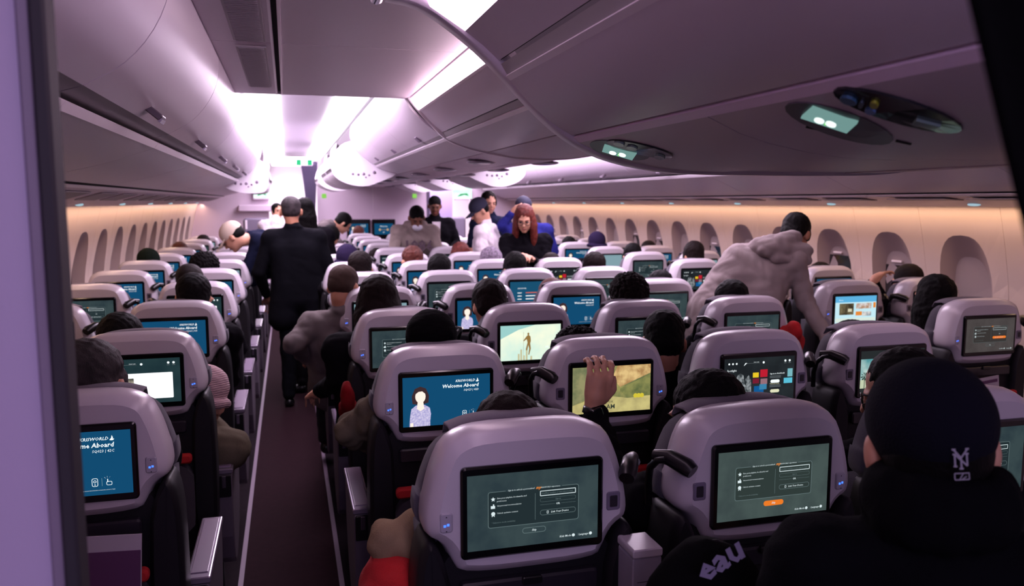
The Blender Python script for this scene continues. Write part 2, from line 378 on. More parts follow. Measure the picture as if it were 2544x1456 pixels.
def scr_film_figure():
    d = Draw(); d.rect(-SW/2, -SH/2, SW/2, SH/2, glow('screen_film_sky', (236, 240, 214), 1.15, c2=(200, 228, 214), scale=6))
    d.poly([(-.144, .081), (-.144, .02), (-.06, .06), (.02, .081)], glow('screen_teal_cloud', (150, 200, 196), 1.1))
    f = glow('screen_gold_figure', (150, 118, 66), 1); x = -.012
    d.poly([(x-.012, -.03), (x-.004, .0), (x-.008, .016), (x-.022, .006), (x-.024, .01), (x-.008, .03), (x-.003, .034), (x-.005, .042), (x, .047), (x+.005, .042), (x+.003, .034), (x+.01, .028), (x+.012, .008), (x+.009, -.004), (x+.012, -.028), (x+.004, -.058), (x, -.056), (x+.004, -.028), (x, -.012), (x-.004, -.032), (x-.008, -.05)], f)
    d.rect(x-.0235, -.06, x-.0225, .05, f)
    for a, h in ((-.06, .03), (-.048, .05), (-.035, .022), (-.022, .045), (.0, .018)): d.rect(a-.002, -.081, a+.006, -.081+h, glow('screen_haze', (196, 190, 150), 1.05))
    d.text(.07, -.03, .016, 'MI', WHITE)
    return d.mesh('screen_picture')
def scr_film_street():
    d = Draw(); d.rect(-SW/2, -SH/2, SW/2, SH/2, glow('screen_street', (168, 160, 96), 1, c2=(104, 112, 74), scale=16))
    d.poly([(-.144, -.081), (-.144, -.05), (-.03, -.02), (.06, -.035), (.144, -.03), (.144, -.081)], glow('screen_ground', (200, 188, 124), 1.05, c2=(172, 160, 108), scale=20))
    d.poly([(.02, .081), (.144, .081), (.144, .05), (.03, .006), (.0, .04)], glow('screen_roof', (222, 190, 130), 1.05, c2=(170, 130, 84), scale=30))
    d.poly([(.03, -.01), (.03, .0), (.144, .046), (.144, -.03), (.06, -.03)], glow('screen_wall', (96, 106, 66), 1, c2=(140, 140, 84), scale=24))
    d.poly([(-.144, .081), (-.144, -.05), (-.1, -.035), (-.08, .03), (-.095, .081)], glow('screen_wall2', (110, 118, 84), 1, c2=(150, 146, 104), scale=24))
    d.poly([(-.07, -.045), (-.055, .05), (-.03, .05), (-.02, -.04)], glow('screen_pale_figure', (214, 204, 156), 1))
    for x in (.088, .1, .112): d.circ(x, -.028, .008, glow('screen_barrel', (214, 196, 60), 1))
    d.text(-.012, -.048, .012, 'OK', glow('screen_dk', (52, 60, 52), 1)); d.text(-.02, -.068, .022, 'AM', glow('screen_dk', (52, 60, 52), 1), bold=.02)
    return d.mesh('screen_picture')
def scr_film_palms():
    d = Draw(); d.rect(-SW/2, -SH/2, SW/2, SH/2, glow('screen_film_frame', (40, 44, 46), 1)); d.rect(-.144, -.062, .144, .05, glow('screen_palm_sky', (84, 150, 156), 1, c2=(200, 222, 214), scale=10))
    d.poly([(-.144, -.062), (-.144, -.03), (-.05, -.015), (.1, -.05), (.144, -.062)], glow('screen_sand', (196, 206, 176), 1))
    k = glow('screen_palm', (34, 58, 48), 1)
    for x, z, s in ((-.125, -.015, 1.2), (-.085, -.005, 1), (-.06, -.02, .7)):
        d.rect(x-.0015, z-.04*s, x+.0015, z, k)
        for a in range(0, 360, 45): d.poly([(x, z+.002), (x+.016*s*math.cos(R(a)), z+.013*s*math.sin(R(a))-.002), (x+.012*s*math.cos(R(a+25)), z+.013*s*math.sin(R(a+25)))], k)
    return d.mesh('screen_picture')
def scr_flight():
    d = Draw(); d.rect(-SW/2, -SH/2, SW/2, SH/2, G('flight_blue', (26, 80, 112)))
    W = WHITE; d.text(-.09, .03, .012, 'SINGAPORE', W, .1); o = glow('screen_red_mark', (220, 110, 90), 1)
    for z in (.0, -.022, -.044): d.rect(-.09, z, -.06, z+.005, W); d.rect(-.03, z, .06 if z > -.04 else .07, z+.006, o if z == 0 else W)
    return d.mesh('screen_picture')
def scr_off():
    d = Draw(); d.rect(-SW/2, -SH/2, SW/2, SH/2, glow('screen_dim', (24, 34, 42), 1)); return d.mesh('screen_picture')
SCR = {'welcome': scr_welcome('41E'), 'welcomeC': scr_welcome('42C'), 'welcomeD': scr_welcome('42D'), 'signin': scr_signin(0), 'signin_o': scr_signin(1, (60, 72, 72), (70, 84, 82)),
       'signin_b': scr_signin(2, (70, 64, 64), (78, 72, 72), .7), 'menu': scr_menu(), 'page': scr_page(), 'bright': scr_bright(), 'figure': scr_film_figure(),
       'street': scr_film_street(), 'palms': scr_film_palms(), 'flight': scr_flight(), 'off': scr_off()}
SNAME = {'welcome': 'blue welcome', 'welcomeC': 'blue welcome', 'welcomeD': 'blue welcome', 'signin': 'grey sign-in', 'signin_o': 'orange-button sign-in', 'signin_b': 'brownish orange-button',
         'menu': 'dark film-menu', 'page': 'white page', 'bright': 'bright home-page', 'figure': 'lone-figure film', 'street': 'yellow street film', 'palms': 'palm-tree film', 'flight': 'blue flight-list', 'off': 'dim'}

# ================================================================= STRUCTURE
def struct(name, mb, mats, parent=None):
    o = mb.build(name, mats, parent)
    if not parent: o['kind'] = 'structure'
    return o
def quadstrip(mb, prof, y0, y1, mi=0, smooth=True, mis=None, thick=None):
    """sheet swept along Y from a cross-section; thick gives it a back side"""
    L = []
    n = len(prof); ys = [y0, y1]
    vs = [(x, y, z) for y in ys for x, z in prof]
    for j in range(n-1): mb.add([vs[j], vs[j+1], vs[n+j+1], vs[n+j]], [(0, 1, 2, 3)], mis[j] if mis else mi, smooth)
def slab(mb, prof, y0, y1, t=.012, mi=0):
    """solid panel: profile offset outwards by t"""
    n = len(prof); off = []
    for i in range(n):
        a = prof[max(i-1, 0)]; b = prof[min(i+1, n-1)]; d = Vector((b[0]-a[0], b[1]-a[1])).normalized()
        off.append((prof[i][0]-d.y*t, prof[i][1]+d.x*t))
    mb.loft([[(x, y0, z) for x, z in prof], [(x, y1, z) for x, z in prof]], mi, closed=False, smooth=True)
    mb.loft([[(x, y0, z) for x, z in off], [(x, y1, z) for x, z in off]], mi, closed=False, smooth=True)
    ring = list(prof)+off[::-1]
    mb.add([(x, y0, z) for x, z in ring], [tuple(range(2*n))], mi, False); mb.add([(x, y1, z) for x, z in ring], [tuple(range(2*n))], mi, False)
    for a, b in ((prof[0], off[0]), (prof[-1], off[-1])): mb.add([(a[0], y0, a[1]), (b[0], y0, b[1]), (b[0], y1, b[1]), (a[0], y1, a[1])], [(0, 1, 2, 3)], mi, False)

Y0, YB = -2.2, 13.3
mb = MB(); mb.box((-2.9, Y0, -.05), (2.9, 16.5, 0)); struct('floor', mb, FLOOR2)
for sx in (-1, 1):
    mb = MB(); a, b = sorted((sx*1.165, sx*1.60)); mb.box((a, Y0, 0), (b, 16, .006)); o = struct('aisle_carpet', mb, FLOOR)
    for x in (sx*1.16, sx*1.6):
        mb = MB(); mb.box((x-.011, Y0, .0065), (x+.011, 14, .009)); struct('floor_path_strip', mb, STRIPE)

# side walls with recessed windows
def wallx(z):
    pts = [(0, 2.56), (.35, 2.74), (.8, 2.80), (1.2, 2.78), (1.5, 2.72), (1.74, 2.655)]
    for (z0, x0), (z1, x1) in zip(pts, pts[1:]):
        if z <= z1: return x0+(x1-x0)*(z-z0)/(z1-z0)
    return pts[-1][1]
WP = .64
def arch(cy, top, bot, hw, n=32):
    pts = []
    h = (top-bot)
    for k in range(n):
        a = 2*PI*k/n; c, s_ = math.cos(a), math.sin(a)
        e = .72
        pts.append((cy+hw*math.copysign(abs(c)**e, c), (top+bot)/2+h/2*math.copysign(abs(s_)**(.82), s_)))
    return pts
def rectloop(cy, z0, z1, hw, n=32):
    pts = []
    for k in range(n):
        a = 2*PI*k/n; c, s_ = math.cos(a), math.sin(a); m = max(abs(c), abs(s_)); pts.append((cy+hw*c/m, (z0+z1)/2+(z1-z0)/2*s_/m))
    return pts
def bay(sx, cy, par, k):
    P = lambda l, d=0: [(sx*(wallx(z)+d), y, z) for y, z in l]
    mb = MB(); L0 = rectloop(cy, .72, 1.74, WP/2-.0012); L1 = arch(cy, 1.51, .80, .205)
    mid = [((a[0]+b[0])/2, (a[1]+b[1])/2) for a, b in zip(L0, L1)]
    mb.loft([P(L0, .006), P(L0), P(mid), P(L1)], 0, smooth=False)
    mb.build('wall_panel', WALLM, par)
    rv = MB(); off = .03
    L = [P(L1), P([(y, z) for y, z in arch(cy+off*.3, 1.485, .82, .19)], .02), P(arch(cy+off, 1.37, .88, .145), .085)]
    rv.loft(L, 0)
    r = rv.build('window_reveal', REVEAL, par)
    pn = MB(); Lp = arch(cy+off, 1.37, .88, .146); xx = wallx(1.1)+.088
    pn.add([(sx*(wallx(z)+.086), y, z) for y, z in Lp], [tuple(range(len(Lp)))], 0, False)
    pn.build('window_shade', mat('window_shade_plastic', (172, 158, 160), .4), par)
    if k % 3 != 1:
        gz = 1.285 if k % 2 else 1.31
        g = MB(); Lg = [(y, z) for y, z in arch(cy+off, 1.36, .885, .14) if z < gz]
        g.add([(sx*(wallx(z)+.081), y, z) for y, z in Lg], [tuple(range(len(Lg)))], 0, False)
        g.build('window_pane', mat('dark_window_pane', (46, 44, 50), .12, spec=.8), par)
        h = MB(); h.rbox((-.05, 0, -.008), (.05, .012, .008), .005, 0, Matrix.Translation((sx*(wallx(gz)+.075), cy+off, gz+.012)) @ Matrix.Rotation(R(90)*sx, 4, 'Z')); h.build('shade_handle', EDGE, par)
for sx, nm, yoff in ((-1, 'left', 4.98-.64*3), (1, 'right', 4.13-.64*4)):
    par = empty('wall_'+nm); par['kind'] = 'structure'
    k = 0
    cy = yoff
    while cy < 13.2:
        bay(sx, cy, par, k); cy += WP; k += 1
    ys, ye = yoff-WP/2, cy-WP/2
    mb = MB(); quadstrip(mb, [(sx*wallx(z), z) for z in (0, .2, .35, .6, .72)], Y0, 16.4); mb.build('dado_panel', WALLM, par)
    mb = MB(); quadstrip(mb, [(sx*wallx(z), z) for z in (.72, 1.0, 1.2, 1.5, 1.74)], Y0, ys); quadstrip(mb, [(sx*wallx(z), z) for z in (.72, 1.0, 1.2, 1.5, 1.74)], ye, 16.4); mb.build('end_panel', WALLM, par)
    mb = MB(); mb.box((min(sx*2.9, sx*2.93), Y0, 0), (max(sx*2.9, sx*2.93), 16.5, 2.6)); mb.build('outer_skin', DARKGAP, par)

# ceiling: lowered dark section near the camera, bright recessed section beyond
YR = 4.24
par = empty('ceiling'); par['kind'] = 'structure'
for y0, y1 in ((-2.2, -.6), (-.6, 1.15), (1.15, 2.905), (2.905, YR)):
    for x0, x1 in ((-1.59, -1.375), (-1.36, -.73), (.73, 1.59)):
        mb = MB(); mb.box((x0, y0+.003, 2.25), (x1, y1-.003, 2.275)); mb.build('ceiling_panel', PANEL, par)
mb = MB(); mb.box((-1.375, -2.2, 2.262), (-1.36, YR, 2.28)); mb.build('ceiling_seam', DARKGAP, par)
mb = MB(); mb.box((-1.384, -2.2, 2.246), (-1.377, YR, 2.252)); mb.box((-1.358, -2.2, 2.246), (-1.351, YR, 2.252)); mb.build('seam_trim', EDGE, par)
GRILL = mat('air_grill', (74, 66, 74), .8, bump=1, scale=120, kind='knit')
for y0, y1 in ((.2, 1.1), (1.2, 2.85), (2.96, 3.95)):
    mb = MB(); mb.box((-1.50, y0, 2.243), (-1.40, y1, 2.2495)); mb.build('air_grill', mat('grill_backing', (176, 168, 176), .6), par)
    mb = MB()
    n = int((y1-y0)/.022)
    for i in range(n): mb.box((-1.492, y0+.008+i*.022, 2.2405), (-1.408, y0+.018+i*.022, 2.2435))
    mb.build('grill_slats', mat('grill_slat', (160, 152, 160), .6), par)['kind'] = 'stuff'
mb = MB(); mb.box((-1.8, YR, 2.25), (-.5, YR+.02, 2.46)); mb.box((.5, YR, 2.25), (1.8, YR+.02, 2.46)); mb.build('ceiling_step', PANEL, par)
LC = mat('luminous_ceiling', (236, 230, 240), .6)
for sx in (-1, 1):
    for i in range(6):
        a, b = sorted((sx*1.02, sx*1.37)); mb = MB(); mb.box((a, YR+.02+i*1.6, 2.43), (b, YR+.015+(i+1)*1.6, 2.45)); mb.build('ceiling_panel', LC, par)
    for x0, x1 in ((.80, 1.01), (1.38, 1.59)):
        a, b = sorted((sx*x0, sx*x1)); mb = MB(); mb.box((a, YR+.03, 2.405), (b, 13.6, 2.43)); mb.build('cove_light', glow('cove_white', (255, 244, 255), 6), par)
    a, b = sorted((sx*.7, sx*1.75)); mb = MB(); mb.box((a, YR+.02, 2.455), (b, 16.5, 2.47)); mb.build('ceiling_backing', LC, par)
for sx in (-1, 1):
    a, b = sorted((sx*.95, sx*1.6)); mb = MB(); mb.box((a, 13.5, 2.40), (b, 16.3, 2.43)); mb.build('cove_light', glow('galley_glow', (255, 246, 255), 4), par)
mb = MB(); mb.box((-2.9, Y0, 2.6), (2.9, 16.5, 2.62)); mb.build('crown_skin', DARKGAP, par)
mb = MB(); mb.box((-2.9, 16.4, 0), (2.9, 16.45, 2.6)); struct('wall_front', mb, mat('galley_wall', (214, 200, 214), .5))

# ---- outer overhead bins
def bin_unit(sx, y0, y1, idx, side, open_=False):
    M = lambda prof: [(sx*x, z) for x, z in prof]
    top = (1.62, 2.42)
    door = smooth_open([(1.62, 2.42), (1.567, 2.25), (1.585, 2.13), (1.66, 2.02), (1.757, 1.965)], 2)
    g = .004
    r = empty('overhead_bin', (0, 0, 0))
    if not open_:
        mb = MB(); slab(mb, M(door), y0+g, y1-g, +.012*sx); mb.build('bin_door', BINW, r)
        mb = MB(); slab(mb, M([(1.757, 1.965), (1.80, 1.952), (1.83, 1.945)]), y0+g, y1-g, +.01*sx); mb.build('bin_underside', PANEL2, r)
        yc = (y0+y1)/2
        lt = MB(); Mx = Matrix.Translation((sx*1.712, yc, 1.985)) @ Matrix.Rotation(R(-40)*sx, 4, 'Y')
        lt.rbox((-.036, -.036, -.016), (.036, .036, .004), .006, 0, Mx); la = lt.build('bin_latch', mat('latch_grey', (92, 80, 92), .4), r)
        l2 = MB(); l2.box((-.036*sx-.004, -.034, -.018), (-.036*sx+.004, .034, -.006), 0, Mx); l2.build('latch_edge', CHROME, la)
    else:
        mb = MB(); slab(mb, M([(1.62, 2.42), (1.70, 2.25), (1.95, 2.2), (2.2, 2.05)]), y0+g, y1-g, +.012*sx); mb.build('bin_housing', PANEL2, r)
        bucket(r, [(-1.95, 1.86), (-1.77, 1.80), (-1.62, 1.80), (-1.53, 1.82), (-1.50, 2.02), (-1.60, 2.16), (-1.85, 2.18), (-1.98, 2.05)] if sx < 0 else [(1.95, 1.86), (1.77, 1.80), (1.62, 1.80), (1.53, 1.82), (1.50, 2.02), (1.60, 2.16), (1.85, 2.18), (1.98, 2.05)], y0+.02, y1-.02)
    # fixed strip and service panel below the door
    mb = MB(); slab(mb, M([(1.793, 1.931), (1.808, 1.913)]), y0+.002, y1-.002, +.01*sx); mb.build('edge_strip', EDGE, r)
    gz = 1.79 if sx < 0 else 1.76
    pp = smooth_open([(1.808, 1.914), (1.95, 1.862), (2.1, gz+.035), (2.2, gz+.012)], 1)
    mb = MB(); slab(mb, M(pp), y0+g, y1-g, +.012*sx); mb.build('lower_panel', BINW, r)
    mb = MB(); slab(mb, M([(2.2, gz+.012), (2.212, gz+.003)]), y0, y1, +.012*sx); mb.build('shadow_gap', DARKGAP, r)
    mb = MB(); slab(mb, M([(2.212, gz-.0), (2.235, gz-.010)]), y0+.002, y1-.002, +.012*sx); mb.build('rail', EDGE, r)
    mb = MB(); slab(mb, M([(2.235, gz-.010), (2.4, 1.732), (2.58, 1.69)]), y0+.001, y1-.001, +.012*sx); pu = mb.build('service_panel', PANEL, r)
    for q in ((y0+.12, y0+.56), (y0+.70, y1-.12)):
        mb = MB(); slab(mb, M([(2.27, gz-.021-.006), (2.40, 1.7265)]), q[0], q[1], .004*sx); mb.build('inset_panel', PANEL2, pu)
    mb = MB(); mb.ell((sx*2.52, (y0+y1)/2+.1, 1.703), (.022, .045, .010)); mb.build('reading_lamp', glow('lamp_lens', (170, 200, 214), .9), pu)
    tag(r, 'closed overhead bin, %s along the %s side wall' % (ORD[idx], side) if not open_ else 'open overhead bin with lowered bucket, %s along the %s side wall' % (ORD[idx], side), 'overhead bin', 'overhead bins along the %s wall' % side)
    return r
ORD = ['nearest', 'second from camera', 'third from camera', 'fourth from camera', 'fifth from camera', 'sixth from camera', 'seventh from camera', 'eighth from camera', 'ninth from camera', 'tenth from camera', 'eleventh from camera', 'twelfth from camera', 'thirteenth from camera', 'farthest']
FIT = mat('bucket_fitting', (120, 104, 124), .5); WHITEP = mat('bucket_white', (224, 216, 226), .4)
def bucket(parent, prof, y0, y1):
    P = smooth_poly(prof, 2); c = Vector((sum(p[0] for p in P)/len(P), sum(p[1] for p in P)/len(P)))
    mb = MB(); mb.loft([[(x, y0, z) for x, z in P], [(x, y0+.02, z) for x, z in P]], 0, cap=True, smooth=False)
    mb.loft([[(x, y1-.02, z) for x, z in P], [(x, y1, z) for x, z in P]], 0, cap=True, smooth=False)
    # curved tray joining the end plates (open at the top)
    tray = [p for p in P if p[1] < c.y+.05]; tray.sort(key=lambda p: p[0])
    slab(mb, tray, y0+.02, y1-.02, .012)
    b = mb.build('bin_bucket', WHITEP, parent)
    f = MB()
    for i, (dx, dz, r_) in enumerate(((-.10, -.045, .012), (-.05, -.05, .012), (0, -.045, .014), (.05, -.055, .01), (.02, -.075, .008), (.1, -.03, .016))):
        f.ell((c.x+dx, y0-.001, c.y+dz-.02), (r_, .006, r_), nu=10, nv=6)
    f.build('bucket_fitting', FIT, b)
    s_ = 1 if prof[0][0] < prof[3][0] else -1
    e = MB(); x_ = min(p[0] for p in P) if c.x < 0 else max(p[0] for p in P)
    return b
BP = 1.29
for sx, nm, ys in ((-1, 'left', .64), (1, 'right', .52)):
    i = 0; y = ys-BP*1
    while y < 12.2:
        bin_unit(sx, y, min(y+BP, 13.2), i, nm, open_=(sx < 0 and i == 7)); y += BP; i += 1

# ---- centre bins
profA = [(-1.02, 2.19), (-.97, 2.165), (-.913, 2.137), (-.83, 2.067), (-.798, 2.03), (-.716, 1.951), (-.627, 1.88), (-.523, 1.834), (-.357, 1.804), (-.2, 1.80), (0, 1.80)]
A0_, A1_ = -1.9, 2.0
ra = empty('centre_bin_block')
tag(ra, 'big smooth overhead bin block hanging closest above the middle seats', 'overhead bin')
def sides(f):
    for sx in (-1, 1): f(sx)
def mirr(p, sx): return [(-x*sx if sx > 0 else x, z) for x, z in p] if sx > 0 else list(p)
def fa(sx):
    m = lambda p: mirr(p, sx)
    t = .012*(1 if sx < 0 else -1)
    mb = MB(); slab(mb, m([(-1.03, 2.25), (-1.0, 2.19), (-.913, 2.137)]), A0_, A1_, t)
    mb.build('light_strip', glow('strip_dim', (246, 208, 240), 6) , ra)
    mb = MB(); slab(mb, m([(-.913, 2.137), (-.868, 2.105), (-.828, 2.070)]), A0_, A1_, t); mb.build('upper_panel', BINW, ra)
    mb = MB(); slab(mb, m([(-.828, 2.078), (-.822, 2.072)]), A0_, A1_, t*2); mb.build('shadow_gap', DARKGAP, ra)
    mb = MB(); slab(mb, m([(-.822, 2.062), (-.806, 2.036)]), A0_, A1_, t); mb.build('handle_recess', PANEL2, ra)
    mb = MB(); slab(mb, m([(-.810, 2.032), (-.798, 2.022)]), A0_, A1_, t); mb.build('edge_strip', EDGE, ra)
    mb = MB(); slab(mb, m(smooth_open([(-.798, 2.022), (-.745, 1.965), (-.685, 1.918), (-.633, 1.890)], 1)), A0_, A1_, t); mb.build('bin_door', BINW, ra)
    mb = MB(); slab(mb, m([(-.633, 1.897), (-.625, 1.892)]), A0_, A1_, t*2); mb.build('shadow_gap', DARKGAP, ra)
    mb = MB(); slab(mb, m([(-.629, 1.884), (-.612, 1.872)]), A0_, A1_, t); mb.build('rail', mat('pinkish_rail', (240, 216, 240), .35), ra)
    for a, b in ((-1.9, .36), (.365, 1.33), (1.335, A1_)):
        mb = MB(); slab(mb, m(smooth_open([(-.612, 1.872), (-.523, 1.834), (-.357, 1.804), (-.2, 1.80)], 1)), a, b, t); mb.build('service_panel', PANEL, ra)
        mb = MB(); slab(mb, m([(-.196, 1.803), (0, 1.803)]), a, b, t); mb.build('belly_panel', PANEL, ra)
sides(fa)
mb = MB(); full = profA+[(-x, z) for x, z in profA[:-1][::-1]]; core = [(x, z+.03) for x, z in full]+[(1.0, 2.246), (-1.0, 2.246)]
mb.loft([[(x*.96, A0_, z) for x, z in core], [(x*.96, A1_-.02, z) for x, z in core]], 0, cap=True, smooth=False); mb.build('block_core', PANEL2, ra)
def ring(name, prof, y, w_, out, m, label):
    L = []
    P = smooth_open(prof, 2)
    full = P+[(-x, z) for x, z in P[:-1][::-1]]
    n = len(full); a = []; b = []
    for i in range(n):
        p, q = full[max(i-1, 0)], full[min(i+1, n-1)]; d = Vector((q[0]-p[0], q[1]-p[1])).normalized(); a.append((full[i][0]+d.y*out, full[i][1]-d.x*out)); b.append((full[i][0]-d.y*.03, full[i][1]+d.x*.03))
    mb = MB(); mb.loft([[(x, yy, z) for (x, z) in (b[i], a[i], a[i], b[i])] and [(b[i][0], y, b[i][1]), (a[i][0], y+w_*.15, a[i][1]), (a[i][0], y+w_*.85, a[i][1]), (b[i][0], y+w_, b[i][1])] for i in range(n) for yy in (0,)], 0, closed=True, cap=True)
    o = mb.build(name, m); o['kind'] = 'structure'; return o
ring('trim_1', [(-1.10, 2.215), (-1.02, 2.205), (-.913, 2.137), (-.83, 2.067), (-.716, 1.951), (-.627, 1.882), (-.523, 1.834), (-.357, 1.804), (-.2, 1.80), (0, 1.80)], 1.99, .09, .006, BINW, '')
mb = MB(); mb.tube([(-1.12, 1.99, 2.222), (-1.12, 2.08, 2.222)], .018); struct('trim_2', mb, CHROME)
# section B (between the rings)
profB = [(-.71, 2.25), (-.674, 2.19), (-.60, 2.115), (-.553, 2.075), (-.53, 2.045), (-.42, 2.005), (-.31, 1.98), (-.15, 1.955), (0, 1.95)]
rb = empty('centre_bin_block'); tag(rb, 'middle overhead block with glowing white strip, between the two curved frames', 'overhead bin')
B0, B1 = 2.09, YR-.02
def fb(sx):
    m = lambda p: mirr(p, sx); t = .012*(1 if sx < 0 else -1)
    mb = MB(); slab(mb, m([(-.708, 2.25), (-.676, 2.192)]), B0, B1, t); mb.build('light_strip', glow('strip_white', (255, 220, 238), 19), rb)
    mb = MB(); slab(mb, m([(-.72, 2.25), (-.708, 2.246)]), B0, B1, t); mb.build('edge_strip', EDGE, rb)
    mb = MB(); slab(mb, m([(-.676, 2.192), (-.668, 2.184)]), B0, B1, t*1.5); mb.build('edge_strip', EDGE, rb)
    mb = MB(); slab(mb, m(smooth_open([(-.668, 2.186), (-.60, 2.115), (-.556, 2.080)], 1)), B0, B1, t); mb.build('upper_panel', BINW, rb)
    mb = MB(); slab(mb, m([(-.553, 2.076), (-.538, 2.056)]), B0, B1, t); mb.build('handle_recess', PANEL2, rb)
    mb = MB(); slab(mb, m([(-.537, 2.05), (-.522, 2.040)]), B0, B1, t); mb.build('edge_strip', EDGE, rb)
    mb = MB(); slab(mb, m(smooth_open([(-.522, 2.040), (-.42, 2.003), (-.316, 1.982)], 1)), B0, B1, t); mb.build('bin_door', BINW, rb)
    mb = MB(); slab(mb, m([(-.316, 1.987), (-.306, 1.985)]), B0, B1, t*2); mb.build('shadow_gap', DARKGAP, rb)
    mb = MB(); slab(mb, m([(-.306, 1.98), (-.15, 1.955), (0, 1.95)]), B0, B1, t); mb.build('service_panel', PANEL, rb)
sides(fb)
ring('trim_3', [(-.73, 2.26), (-.674, 2.19), (-.60, 2.115), (-.53, 2.047), (-.42, 2.005), (-.31, 1.98), (-.15, 1.955), (0, 1.95)], YR-.02, .04, .008, EDGE, '')
# section C bins
def cbin(sx, y0, y1, idx, open_):
    m = lambda p: mirr(p, sx); t = .012*(1 if sx < 0 else -1); g = .004; nm = 'left' if sx < 0 else 'right'
    r = empty('overhead_bin')
    if not open_:
        mb = MB(); slab(mb, m(smooth_open([(-.755, 2.42), (-.775, 2.32), (-.72, 2.2), (-.62, 2.11), (-.556, 2.07)], 2)), y0+g, y1-g, t); mb.build('bin_door', BINW, r)
        mb = MB(); slab(mb, m([(-.556, 2.07), (-.538, 2.058)]), y0+g, y1-g, t); mb.build('bin_underside', PANEL2, r)
        mb = MB(); X = -.585 if sx < 0 else .585
        mb.box((-.02, -.035, -.008), (.02, .035, .006), 0, Matrix.Translation((X, (y0+y1)/2, 2.088)) @ Matrix.Rotation(R(40)*(-sx), 4, 'Y')); mb.build('bin_latch', FIT, r)
    else:
        mb = MB(); slab(mb, m([(-.755, 2.42), (-.66, 2.3), (-.35, 2.2), (-.31, 2.02)]), y0+g, y1-g, t); mb.build('bin_housing', PANEL2, r)
        bucket(r, m([(-.95, 2.05), (-.92, 1.95), (-.80, 1.88), (-.63, 1.855), (-.48, 1.91), (-.33, 1.975), (-.32, 2.06), (-.45, 2.2), (-.7, 2.3), (-.88, 2.24)]), y0+.02, y1-.02)
    mb = MB(); slab(mb, m([(-.537, 2.05), (-.522, 2.040)]), y0+.002, y1-.002, t); mb.build('edge_strip', EDGE, r)
    mb = MB(); slab(mb, m(smooth_open([(-.522, 2.040), (-.42, 2.003), (-.316, 1.982)], 1)), y0+g, y1-g, t); mb.build('lower_panel', BINW, r)
    mb = MB(); slab(mb, m([(-.316, 1.987), (-.306, 1.985)]), y0, y1, t*2); mb.build('shadow_gap', DARKGAP, r)
    mb = MB(); slab(mb, m([(-.306, 1.98), (-.15, 1.955), (-.004, 1.95)]), y0+g, y1-g, t); pu = mb.build('service_panel', PANEL, r)
    mb = MB(); X = (-.2 if sx < 0 else .2); mb.ell((X, (y0+y1)/2, 1.958), (.09, .13, .014)); mb.build('reading_lamp', mat('lamp_pod', (120, 108, 124), .25), pu)
    tag(r, '%s centre overhead bin facing the %s aisle, %s in its line' % ('open' if open_ else 'closed', nm, ORD[idx]), 'overhead bin', 'centre overhead bins facing the %s aisle' % nm)
for sx in (-1, 1):
    y = YR+.02; i = 0
    while y < 12.5:
        cbin(sx, y, min(y+1.15, 13.2), i, i in ((3, 4, 6) if sx < 0 else (3, 5, 7))); y += 1.15; i += 1

# ---- front bulkhead and what is on it
BULK = mat('bulkhead_panel', (206, 188, 204), .5, bump=.05, scale=200)
mb = MB(); mb.box((-.88, YB, 0), (-.003, YB+.06, 2.42)); mb.box((.003, YB, 0), (.88, YB+.06, 2.42)); o = struct('wall_bulkhead', mb, BULK)
mb = MB(); mb.box((.88, YB-.01, 0), (.93, YB+.08, 2.2)); struct('trim_4', mb, mat('dark_partition_edge', (70, 58, 82), .6))
for sx in (-1, 1):
    a, b = sorted((sx*1.62, sx*2.9)); mb = MB(); mb.box((a, YB+.02, 0), (b, YB+.08, 2.45)); struct('wall_bulkhead', mb, BULK)
mb = MB(); mb.box((1.06, 14.0, 0), (1.45, 14.05, 2.2)); struct('wall_partition', mb, mat('lavender_partition', (150, 130, 176), .6))
def wall_screen(x, z, w_, h_, pic, label, sx_=1):
    r = empty('bulkhead_monitor', (x, YB-.03, z))
    mb = MB(); mb.rbox((-w_/2, 0, -h_/2), (w_/2, .03, h_/2), .012); mb.build('monitor_bezel', BEZEL, r)
    o = put('monitor_picture', SCR[pic] if isinstance(pic, str) else pic, r); o.location = (0, -.001, h_*.06); s_ = (w_*.8)/SW; o.scale = (s_, 1, s_*1.05)
    tag(r, label, 'monitor', 'monitors on the front bulkhead')
pA = at(891, 574, YB); pB = at(953, 574, YB)
d = Draw(); d.rect(-SW/2, -SH/2, SW/2, SH/2, G('welcome_blue', (18, 75, 113)))
d.text(0, .03, .03, 'Welcome', WHITE, .2, 'C'); d.circ(-.06, -.01, .018, glow('screen_tan', (190, 160, 120), 1)); d.circ(.06, -.01, .018, glow('screen_tan', (190, 160, 120), 1)); d.rect(-.035, -.012, .035, -.008, glow('screen_tan', (190, 160, 120), 1)); d.text(0, -.055, .02, 'JFK', WHITE, 0, 'C')
wall_screen(pA.x, 1.255, .375, .36, 'welcome', 'black bulkhead monitor with woman on blue, left of the front pair')
wall_screen(pB.x, 1.255, .375, .36, d.mesh('monitor_picture_b'), 'black bulkhead monitor with two tan dots, right of the front pair')
d = Draw(); d.rect(-.1, -.09, .1, .09, glow('safety_screen', (190, 240, 215), 1.5, c2=(225, 250, 240), scale=9)); d.poly([(-.06, -.06), (-.02, -.01), (.05, .0), (.07, -.05), (.02, -.03), (-.02, -.05)], glow('safety_green', (70, 170, 120), 1.1))
sm = d.mesh('screen_picture')
